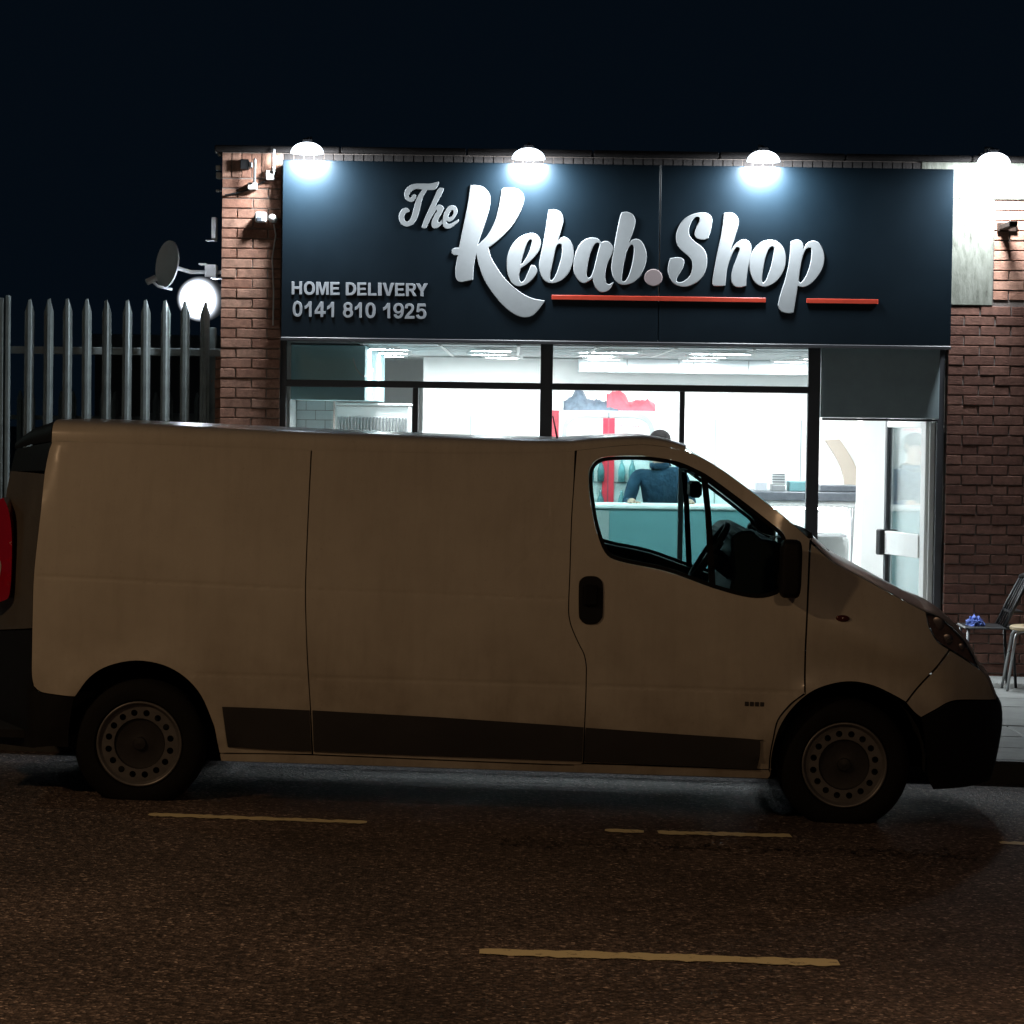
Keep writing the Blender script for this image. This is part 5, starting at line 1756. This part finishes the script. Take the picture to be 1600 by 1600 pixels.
# roof, screen and bonnet edge, from rear to nose
E = [(24, 702), (48, 695), (81, 689), (200, 693), (350, 699), (484, 704), (620, 707), (760, 708), (880, 706), (900, 704), (960, 697), (1005, 694.5), (1040, 698), (1071, 704),
     (1101, 717), (1129, 734), (1158, 755), (1187, 776.5), (1216, 799.5), (1244, 823), (1268, 845), (1300, 876.5), (1337, 897), (1369, 914.5), (1409, 936.5), (1445, 955.5)]
EH = [(1466, 962.5), (1488, 980), (1507, 1001), (1521, 1025), (1530, 1044)]
EN = [(1543, 1060), (1551, 1080), (1555.5, 1093)]
EB = [(1563, 1106), (1564, 1130), (1561, 1155), (1554, 1192), (1546, 1220)]
BULGE = {24: .04, 48: .085, 81: .108, 200: .106, 350: .103, 484: .100, 620: .090, 760: .078, 880: .062, 900: .060, 960: .048, 1005: .044, 1040: .042, 1071: .032}
def chain(px, b0=.045):
    out = []
    for p in px:
        x, z = sv(*p)
        out.append((x, z, float(min(D(x, z), .75)), BULGE.get(p[0], b0)))
    return out
def strip(name, px, material, k=2.6, q=.75, ny=22, b0=.045, inset=0.0, smooth=True):
    c = chain(px, b0)
    if len(c) > 2:
        xs = smooth_path([(a[0], a[1]) for a in c], False, turn=80, step=.34)
        # carry depth and bulge along by arc length
        s0 = np.concatenate([[0], np.cumsum([math.hypot(c[i + 1][0] - c[i][0], c[i + 1][1] - c[i][1]) for i in range(len(c) - 1)])])
        s1 = np.concatenate([[0], np.cumsum([math.hypot(xs[i + 1][0] - xs[i][0], xs[i + 1][1] - xs[i][1]) for i in range(len(xs) - 1)])])
        s1 = s1 / s1[-1] * s0[-1]
        bb = np.interp(s1, s0, [a[3] for a in c])
        c = [(x, z, float(min(D(x, z), .75)), b) for (x, z), b in zip(xs, bb)]
    n = len(c)
    vs, fs = [], []
    for i in range(n):
        a, b = c[max(i - 1, 0)], c[min(i + 1, n - 1)]
        tx, tz = b[0] - a[0], b[1] - a[1]
        L = math.hypot(tx, tz)
        nx, nz = -tz / L, tx / L
        x, z, d, bl = c[i]
        w = WH - d
        for j in range(ny + 1):
            s = -math.cos(math.pi * j / ny)
            h = bl * (1 - abs(s) ** k) ** q - inset
            vs.append((x + nx * h, s * w, z + nz * h))
    for i in range(n - 1):
        for j in range(ny):
            a = i * (ny + 1) + j
            fs.append((a, a + ny + 1, a + ny + 2, a + 1))
    fs = [tuple(reversed(f)) for f in fs]
    return raw_mesh(name, vs, fs, material, van, smooth_faces=len(fs) if smooth else 0)
strip('shaded_roof_end', E[:3], M['black_plastic'], k=6.0, q=.45, ny=30)  # roof end coloured black in place of the shade there
roofp = strip('roof', E[2:14], M['van_paint'], k=12.0, q=.3, ny=40)
MBs = strip('windscreen', E[13:21], M['windscreen'], k=2.2, q=1.0, b0=.010)
strip('bonnet', E[20:], M['van_paint'], b0=.05)
strip('front_panel', [E[-1]] + EH + EN, M['van_paint'], b0=.05)
strip('bumper', EN[-1:] + EB, M['black_plastic'], b0=.05, k=2.2, q=.8)

# side openings
WIN = svp([(920, 758), (921, 735), (930, 721), (947, 714), (984, 712.5), (1020, 714), (1059, 721), (1090, 734), (1114, 748), (1168, 788), (1205, 817), (1222, 831), (1229, 846), (1230, 875), (1226, 915), (1208, 931), (1172, 934), (1114, 919), (1041, 893), (969, 877.5), (945, 863), (930, 823), (923, 785)])
win = densify(smooth_path(WIN, turn=60), .03)
BGAP = [(899, 704), (896, 760), (893, 805), (891, 860), (890, 896), (888, 950), (890, 970), (895, 986), (905, 1008), (912, 1022), (915.5, 1040), (915.5, 1062), (915, 1088), (913, 1135), (911, 1192)]
SEAM = [(485.5, 704), (482, 780), (478.5, 860), (476.5, 926), (478, 990), (480.5, 1045), (484.5, 1109), (487, 1178)]
RARCH = [(343, 1176), (341, 1165), (336, 1140), (331.5, 1126), (314.5, 1087), (289, 1058), (255, 1039), (212.5, 1032), (170, 1040), (140, 1058), (117, 1088)]
rear_p, rear_f = pair('side_panel', E[2:6] + [p for p in SEAM[0:]] + RARCH + [(102, 1087), (66, 1081.5), (53, 1072), (50, 1055), (50, 1024), (51, 960), (53, 900), (57, 858), (64, 798), (70, 739), (76, 708)], M['van_paint'], gap=.0004, rim=.008)
mid_p, mid_f = pair('side_panel', [(487.5, 704)] + E[6:9] + [(898, 704)] + [(p[0] - .3, p[1]) for p in BGAP[1:]] + [(868, 1194), (489.5, 1178.5)] + [(p[0] + 1.5, p[1]) for p in reversed(SEAM[1:-1])], M['van_paint'], gap=.0004, rim=.008)
DOORP = [(901, 703.5)] + E[10:21] + [(1265, 850), (1261, 944), (1258, 1010), (1257, 1078), (1257, 1083), (1245, 1092), (1233, 1102), (1215, 1125), (1208, 1153), (1203, 1180), (1201.5, 1201), (1183, 1202)] + [(p[0] + .6, p[1]) for p in reversed(BGAP[1:])]
door_p, door_f = pair('cab_door', DOORP, M['van_paint'], holes=[win])
WINGP = [(1267.5, 849)] + E[21:] + [(1447, 959), (1450, 975), (1454, 985), (1465, 1003), (1483, 1015), (1450, 1056), (1415.5, 1097), (1397, 1086.5), (1365, 1071.5), (1331, 1065), (1297, 1069.5), (1265.6, 1082.5), (1237, 1108), (1217, 1140), (1206.5, 1178), (1204.5, 1209), (1202.5, 1209), (1204, 1180), (1209, 1154), (1216, 1126), (1234, 1103.5), (1246, 1093), (1258, 1085), (1258.5, 1078), (1259.5, 1010), (1262.5, 944), (1266, 868)]
wing_p, wing_f = pair('front_wing', WINGP, M['van_paint'])
HEADP = [(1447.5, 957.5)] + EH + [(1494, 1020.5), (1483.5, 1014.5), (1466, 1002.5), (1454.5, 984.5), (1450, 972)]
head_p, head_f = pair('headlight', HEADP, M['lamp_inner'], off=.03, rim=.0, gap=.004)
hg, hg_f = pair('lens', HEADP, M['lens'], off=.002, rim=.02, gap=.003)
for a, b in ((hg, head_p), (hg_f, head_f)):
    b_ = a; b_.parent = b
for (px, py, r_) in ((1466, 975, .05), (1481, 1000, .042), (1503, 1012, .03)):
    x, z = sv(px, py)
    d_ = float(D(x, z))
    for o, s in ((head_p, -1), (head_f, 1)):
        MB().ball((x, s * (WH - d_ - .028), z), r_ * .75, .005, r_ * .75, 14, 8).build('reflector', M['steel'], o, smooth=True, local=True)
BUMPC = [(1484.5, 1016.5), (1494, 1022)] + [(1530, 1045.5)] + EN + [(1509, 1093.5), (1484, 1096.5), (1462, 1108.5), (1439, 1121), (1428, 1112), (1416.5, 1098.5), (1451, 1057.5)]
pair('bumper_corner', BUMPC, M['van_paint'])
pair('bumper_side', [(1440, 1122.5), (1462, 1110), (1484, 1098), (1509, 1095), (1555.5, 1094.5)] + EB + [(1509, 1230), (1458, 1234), (1450, 1215), (1447, 1180), (1443, 1145)], M['black_plastic'])
# rear corner, rear bumper, lamps
RC = [(82, 690), (76, 709), (70, 740), (64, 799), (57, 859), (53, 901), (51, 961), (50.5, 982), (-10, 985), (-8, 930), (-3, 880), (3, 820), (8, 780), (16, 735), (24, 703), (48, 696)]
pair('shaded_corner_top', RC[:2] + [(73, 725), (71, 736), (16, 737), (16.5, 734)] + RC[-2:], M['black_plastic'], turn=30)  # top of the rear corner blackened to paint in its shade
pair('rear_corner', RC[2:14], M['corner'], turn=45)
pair('rear_bumper', [(50, 983.5), (50, 1024), (50, 1056), (53, 1073), (66, 1082.5), (102, 1088), (116, 1089), (112, 1110), (108, 1140), (107, 1168), (60, 1168), (-22, 1163), (-24, 1020), (-16, 986)], M['black_plastic'], turn=45)
tl_, tlf = pair('tail_light', [(14, 776), (20, 795), (23, 830), (22, 880), (19, 925), (12, 936), (-9, 941), (-7, 905), (-2, 860), (5, 805), (10, 778)], M['tail_red'], off=lambda x, z: -.010 - .85 * np.clip(np.interp(z, REZ, REX) - .085 - x, 0, .2), rim=.14, gap=0)
tc = skin('reversing_lens', [(-3, 866), (4, 862), (9, 880), (6, 905), (-5, 908)], M['tail_clear'], off=lambda x, z: -.014 - .85 * np.clip(np.interp(z, REZ, REX) - .085 - x, 0, .2), rim=.003, gap=0, parent=tl_)
# rear face
rz = [(sv(24, 703)), (sv(8, 780)), (sv(-3, 880)), (sv(-10, 984)), (sv(-22, 1163))]
for s in (-1, 1):
    vs, fs = [], []
    for x, z in rz:
        w = WH - float(D(x, z))
        vs += [(x + .002, s * .004, z), (x, s * w * .5, z), (x + .012, s * (w - .004), z)]
    for i in range(len(rz) - 1):
        for j in range(2):
            q = (i * 3 + j, i * 3 + j + 1, i * 3 + j + 4, i * 3 + j + 3)
            fs.append(q if s < 0 else tuple(reversed(q)))
    rd = raw_mesh('rear_door', vs, fs, M['van_paint'], van)
    MB().box(rz[3][0] - .06, rz[3][0] - .03, s * .06, s * .09, rz[3][1] + .05, rz[3][1] + .2).build('handle', M['black_plastic'], rd, local=True)
# dark mouldings along the flank and the painted sill below
def pairs(*a, **k):
    o = skin(*a, **k); mirrored(o); return o
pairs('side_moulding', [(347, 1104), (420, 1106.5), (484, 1109.5), (486.5, 1174), (420, 1171), (356, 1167)], M['trim'], off=-.008, rim=.009, smooth_outline=False, gap=.001)
pairs('side_moulding', [(488, 1109.5), (680, 1120), (867, 1132.5), (912, 1136), (910, 1189), (868, 1187.5), (680, 1181), (490, 1174)], M['trim'], off=-.008, rim=.009, smooth_outline=False, gap=.001)
pairs('side_moulding', [(915, 1136.5), (1050, 1146), (1181, 1155), (1188, 1158), (1187.5, 1180), (1183, 1199), (1176, 1202), (1050, 1196), (912.5, 1189.5)], M['trim'], off=-.008, rim=.009, turn=70, gap=.001)
pairs('sill', [(343, 1177.5), (489, 1180), (868, 1195.5), (911, 1193.8), (1201.5, 1203), (1204, 1211), (1200, 1217), (868, 1206.5), (489, 1194), (345, 1189.5)], M['van_paint'], off=.003, rim=.06, turn=60)
# door window: seal, divider, panes
inn = shrink(win, .020)
def flat_ring(name, outer, inner, material, off, parent, thick=.016):
    o = skin(name, None, material, holes=[inner], off=off, rim=thick, gap=0, local_pts=[tuple(p) for p in outer], smooth_outline=False, extra=False, grid=0, parent=parent)
    return o
for par, mir in ((door_p, False), (door_f, True)):
    parts = []
    parts.append(flat_ring('window_seal', shrink(win, .001), inn, M['seal'], .004, par))
    bar = svp([(1094.5, 733), (1105, 741), (1111, 800), (1118.5, 921), (1108.5, 918), (1102, 800)])
    parts.append(skin('window_divider', None, M['seal'], off=.002, rim=.03, gap=0, local_pts=bar, smooth_outline=False, extra=False, grid=0, parent=par))
    parts.append(skin('window', None, M['van_glass'], off=.020, rim=0, gap=0, local_pts=[tuple(p) for p in shrink(win, .008)], smooth_outline=False, extra=False, grid=.12, parent=par))
    # dark trim on the inside of the door
    parts.append(skin('door_lining', DOORP, M['cabin'], holes=[shrink(win, -.004)], off=.05, rim=0, gap=.02, extra=False, grid=.12, parent=par))
    hd = skin('door_handle', [(923, 900), (932, 901), (939, 906), (942, 916), (942, 958), (939, 968), (931, 974.5), (915, 974.5), (907, 968), (904.5, 958), (904.5, 916), (907, 906), (914, 901)], M['black_plastic'], off=-.006, rim=.008, gap=0, grid=.03, parent=par, extra=False, turn=70)
    parts.append(hd)
    hx_, hz_ = sv(923, 935)
    parts.append(MB().box(hx_ - .035, hx_ + .035, -WH - .030, -WH - .008, hz_ - .035, hz_ + .07).build('door_pull', M['seal'], par, bevel=.008, local=True))
    # mirror
    mx0, mz1 = vl(1221, 843, -.12); mx1, mz0 = vl(1252, 936, -.12)
    mm = MB()
    cxm, czm, hw, hh = (mx0 + mx1) / 2, (mz0 + mz1) / 2, (mx1 - mx0) / 2, (mz1 - mz0) / 2
    mo, nm = ell(0, 0, 1, 1, 32, 5.0), 32
    rings = [(-.145, .55), (-.140, .80), (-.125, .94), (-.10, 1.0), (-.05, 1.0), (-.028, .96), (-.02, .86)]
    mm.add([(cxm + hw * k * u, -WH + yy, czm + hh * (1 - (1 - k) * .5) * v) for yy, k in rings for u, v in mo],
           [(i * nm + j, i * nm + (j + 1) % nm, (i + 1) * nm + (j + 1) % nm, (i + 1) * nm + j) for i in range(len(rings) - 1) for j in range(nm)] + [tuple(range(nm)), tuple(range((len(rings) - 1) * nm, len(rings) * nm))])
    mm = mm.build('wing_mirror', M['black_plastic'], par, local=True, smooth=True, shade=R(50))
    parts.append(mm)
    ax_, az_ = vl(1212, 926, -.02)
    parts.append(MB().box(ax_ + .01, mx0 + .03, -WH - .07, -WH + .03, az_ + .02, az_ + .10).build('mirror_arm', M['black_plastic'], par, bevel=.012, local=True))
    if mir:
        for p_ in parts:
            p_.data.transform(Matrix.Scale(-1, 4, Vector((0, 1, 0))))
            p_.data.flip_normals()
# small badge low on the door and the side repeater
bx_, bz_ = sv(1163.5, 1103), sv(1194, 1096)
for k in range(4):
    x0 = bx_[0] + k * .0255
    bo = MB().box(x0, x0 + .020, -WH + .0 - .004, -WH + .02, bx_[1], bz_[1] - .004)
    bo.build('badge', M['trim'], door_p, local=True, bevel=.002)
for o, s in ((wing_p, 1), (wing_f, -1)):
    x, z = sv(1316.5, 966.5)
    d_ = float(D(x, z))
    MB().ball((x, s * (-WH + d_), z), .037, .014, .018, 14, 8).build('side_repeater', M['amber'], o, smooth=True, local=True)

# wheels
def wheel(c, s):
    w = part_group('wheel', van, (c[0], s * (WH - .055), c[1]))
    n = 44
    yo = s                                     # outward direction along y
    prof = [(.215, .02), (.225, .0), (.262, -.004), (.300, .006), (.322, .026), (.330, .05), (.330, .175), (.318, .2), (.25, .215), (.20, .20)]
    MB().lathe([(r_, -yo * h_) for r_, h_ in prof], (0, 0, 0), 'y', n).build('tyre', M['rubber'], w, smooth=True, local=True, shade=R(50))
    gro = MB()
    rim = part_group('rim', w)
    MB().lathe([(.216, -yo * .02), (.214, -yo * .006), (.206, -yo * .004), (.200, -yo * .016), (.192, -yo * .024)], (0, 0, 0), 'y', n).build('rim_lip', M['rim'], w, smooth=True, local=True)
    bpy.data.objects.remove(rim)
    out = [(.195 * math.cos(2 * math.pi * i / n), .195 * math.sin(2 * math.pi * i / n)) for i in range(n)]
    holes = []
    for k in range(16):
        a = 2 * math.pi * (k + .5) / 16
        cx, cz = .157 * math.cos(a), .157 * math.sin(a)
        holes.append([(cx + .0165 * math.cos(2 * math.pi * i / 10), cz + .0165 * math.sin(2 * math.pi * i / 10)) for i in range(10)])
    mid = [(.128 * math.cos(2 * math.pi * i / 30), .128 * math.sin(2 * math.pi * i / 30)) for i in range(30)]
    V, F = triangulate(out, holes + [mid])
    fs = [tuple(f) if s < 0 else tuple(reversed(f)) for f in F]
    raw_mesh('wheel_cover', [(v[0], -yo * .026, v[1]) for v in V], fs, M['rim'], w)
    MB().lathe([(.129, -yo * .026), (.122, -yo * .038), (.07, -yo * .046), (.034, -yo * .040), (.030, -yo * .026), (.001, -yo * .022)], (0, 0, 0), 'y', 30).build('hub_dish', M['rim_dark'], w, smooth=True, local=True, shade=R(35))
    MB().lathe([(.2, -yo * .07), (.001, -yo * .07)], (0, 0, 0), 'y', 24).build('brake_disc', M['liner'], w, local=True)
for c in (WR, WF):
    for s in (-1, 1):
        wheel(c, s)
# arch liners, floor, bulkhead
for c, r_ in ((WR, .415), (WF, .40)):
    for s in (-1, 1):
        vs, fs = [], []
        n = 18
        for i in range(n + 1):
            a = math.pi * (-.03 + 1.06 * i / n)
            for y in (s * (WH - .035), s * .5):
                vs.append((c[0] + r_ * math.cos(a), y, c[1] + .02 + r_ * math.sin(a)))
        for i in range(n):
            fs.append((2 * i, 2 * i + 1, 2 * i + 3, 2 * i + 2))
        k = len(vs)
        vs.append((c[0], s * .5, c[1]))
        for i in range(n):
            fs.append((k, 2 * i + 1, 2 * i + 3))
        raw_mesh('arch_liner', vs, fs, M['liner'], van)
zf0 = vl(600, 1196, 0)[1]
fl_ = MB()
fl_.box(WR[0] + .43, WF[0] - .42, -.88, .88, zf0 + .015, zf0 + .05)
fl_.box(sv(-15, 1100)[0], WR[0] - .43, -.80, .80, zf0 + .06, zf0 + .10)
fl_.box(WR[0] - .43, WR[0] + .43, -.5, .5, zf0 + .06, zf0 + .10)
fl_.box(WF[0] - .42, WF[0] + .78, -.5, .5, zf0 + .03, zf0 + .07)
fl_.build('floor_pan', M['liner'], van, local=True)
MB().tube([(WR[0] + .5, .3, zf0 - .03), (WR[0] + 2.2, .25, zf0 - .03)], .05, 10).build('exhaust', M['rim_dark'], van, local=True)
MB().tube([(WR[0], -.75, WR[1]), (WR[0], .75, WR[1])], .045, 10).build('axle', M['liner'], van, local=True)
xb_, _ = sv(903, 800)
MB().box(xb_ - .03, xb_, -.82, .82, zf0 + .05, 1.80).build('bulkhead', M['cabin'], van, local=True)
# dashboard, wheel, mirror, seats
DA = [vl(*p, .5) for p in ((1136, 836), (1150, 826), (1170, 826), (1180, 838), (1205, 842), (1236, 858), (1262, 880), (1270, 1010), (1140, 1010), (1128, 940), (1140, 890))]
MB().prism(DA, -.72, .72).build('dashboard', M['cabin'], van, local=True, bevel=.012)
sc0, sc1 = vl(1139, 822, .42), vl(1081, 906, .42)
cx_, cz_ = (sc0[0] + sc1[0]) / 2, (sc0[1] + sc1[1]) / 2
rr_ = math.hypot(sc0[0] - sc1[0], sc0[1] - sc1[1]) / 2
ud = Vector((sc0[0] - sc1[0], 0, sc0[1] - sc1[1])).normalized()
vd = Vector((0, 1, 0))
cc = Vector((cx_, -.40, cz_))
nn_ = ud.cross(vd).normalized()
if nn_.x < 0: nn_ = -nn_
pts = [cc + (ud * math.cos(a) + vd * math.sin(a)) * rr_ for a in [2 * math.pi * i / 32 for i in range(33)]]
stw = MB().tube(pts, .016, 10, cap=False)
for a in (0.2, 1.2, 2.0, 3.3):
    a *= math.pi / 2
    stw.tube([cc + nn_ * .03, cc + nn_ * .015 + (ud * math.cos(a) + vd * math.sin(a)) * rr_], .014, 6)
stw.build('steering_wheel', M['cabin'], van, local=True, smooth=True, shade=R(60))
MB().tube([cc + nn_ * .0, cc + nn_ * .30 - ud * .03], .05, 10).build('steering_column', M['cabin'], van, local=True)
q = vl(1086, 762, .95)
MB().box(q[0] - .035, q[0] + .03, -.13, .13, q[1] - .05, q[1] + .035).build('rear_view_mirror', M['cabin'], van, bevel=.015, local=True)
q = vl(1112, 742, .5)
MB().box(q[0] - .10, q[0] + .02, -.62, -.2, q[1] - .006, q[1] + .010).build('sun_visor', M['cabin'], van, bevel=.005, local=True)
MB().box(q[0] - .10, q[0] + .02, .2, .62, q[1] - .006, q[1] + .010).build('sun_visor', M['cabin'], van, bevel=.005, local=True)
zst = vl(960, 905, .4)[1]
for y in (-.45, .42):
    sx = vl(985, 900, .4)[0]
    MB().box(sx - .25, sx + .28, y - .24, y + .24, zst - .62, zst - .45).build('seat', M['seat'], van, bevel=.04, local=True, seg=2)
    MB().box(sx - .34, sx - .22, y - .24, y + .24, zst - .45, zst - .02).build('seat_back', M['seat'], van, bevel=.04, local=True, seg=2)
# wipers and door-top gasket
wp = chain(E[20:22])
for s in (-.5, .15):
    MB().tube([(wp[1][0] + .02, s, wp[1][1] + .03), (wp[0][0] - .02, s + .35, wp[0][1] + .03)], .009, 6).build('wiper', M['black_plastic'], van, local=True)
# aerial at the front of the roof
q = vl(873, 684, .6); q2 = vl(864, 650, .6)
MB().tube([(q[0], -.30, q[1] - .03), (q2[0], -.30, q2[1])], [.006, .004], 6).build('aerial', M['black_metal'], van, local=True)
# papers and a cup left on the dashboard
def on_dash(px, py, inset):
    x, z = vl(px, py, inset)
    return Vector((x * ca + z * sa, YV + inset, -x * sa + z * ca))
def sheet(px, py, inset, w, d, tilt, curl, label):
    c = on_dash(px, py, inset)
    vs, fs = [], []
    n = 8
    for i in range(n + 1):
        u = i / n - .5
        for j in (0, 1):
            vs.append((c.x + u * w, c.y + (j - .5) * d + .1 * u * d, c.z + u * w * math.tan(tilt) + curl * (abs(2 * u) ** 3)))
    k = len(vs)
    vs += [(a, b, z - .002) for a, b, z in vs]
    for i in range(n):
        q = (2 * i, 2 * i + 2, 2 * i + 3, 2 * i + 1)
        fs += [q, tuple(k + t for t in reversed(q))]
    ed = [0] + [2 * i for i in range(1, n + 1)] + [2 * i + 1 for i in range(n, -1, -1)]
    for i in range(len(ed)):
        j = (i + 1) % len(ed)
        fs.append((ed[j], ed[i], k + ed[i], k + ed[j]))
    return tag(raw_mesh('paper_sheet', vs, fs, M['paper']), label, 'paper')
sheet(1200, 836, .75, .17, .22, R(-16), .03, 'upper sheet of paper curling on the van dashboard')
sheet(1184, 846, .45, .15, .20, R(-10), .035, 'lower sheet of paper on the van dashboard nearer the driver')

# ================================================================== STREET LAMPS AND AN ADDED FILL LAMP (out of the frame, on both pavements)
def street_lamp(x, y, hgt, dx, dy, col, power, label, size=.5):
    zg = G(x) + PAVE
    t = thing('street_lamp', label, 'street lamp', (x, y, zg), 'street lamps beside the road')
    MB().lathe([(.11, zg), (.11, zg + 1.0), (.07, zg + 1.05), (.045, zg + hgt - .3)], (x, y, 0), 'z', 14).build('pole', M['galv'], t, smooth=True, shade=R(40))
    MB().tube([(x, y, zg + hgt - .35), (x + dx * .3, y + dy * .3, zg + hgt), (x + dx, y + dy, zg + hgt + .08)], .03, 8).build('arm', M['galv'], t, smooth=True)
    MB().box(x + dx - .32, x + dx + .32, y + dy - .18, y + dy + .18, zg + hgt + .05, zg + hgt + .2).build('lantern', M['grey_metal'], t, bevel=.04)
    ld = bpy.data.lights.new('street_light', 'AREA')
    ld.shape = 'RECTANGLE'; ld.size, ld.size_y = size, size * .55
    ld.energy = power
    ld.color = col
    lo = bpy.data.objects.new('street_light', ld)
    COL.objects.link(lo)
    lo.parent = t
    lo.location = (dx, dy, hgt + .03)
street_lamp(-6.2, 4.3, 5.4, .1, 4.2, (1.0, .635, .35), P_STREET, 'sodium street lamp with a long arm over the road left of the van')
street_lamp(4.2, 4.3, 3.5, -1.8, 3.2, (1.0, .62, .34), P_FILL, 'added sodium fill lamp over the road opposite the shop door')  # added unseen lamp, placed to brighten the right foreground road
street_lamp(-10.0, 20.9, 5.0, .6, 0.0, (.72, 1.0, .92), P_YARD, 'cool white street lamp along the pavement left of the fence')
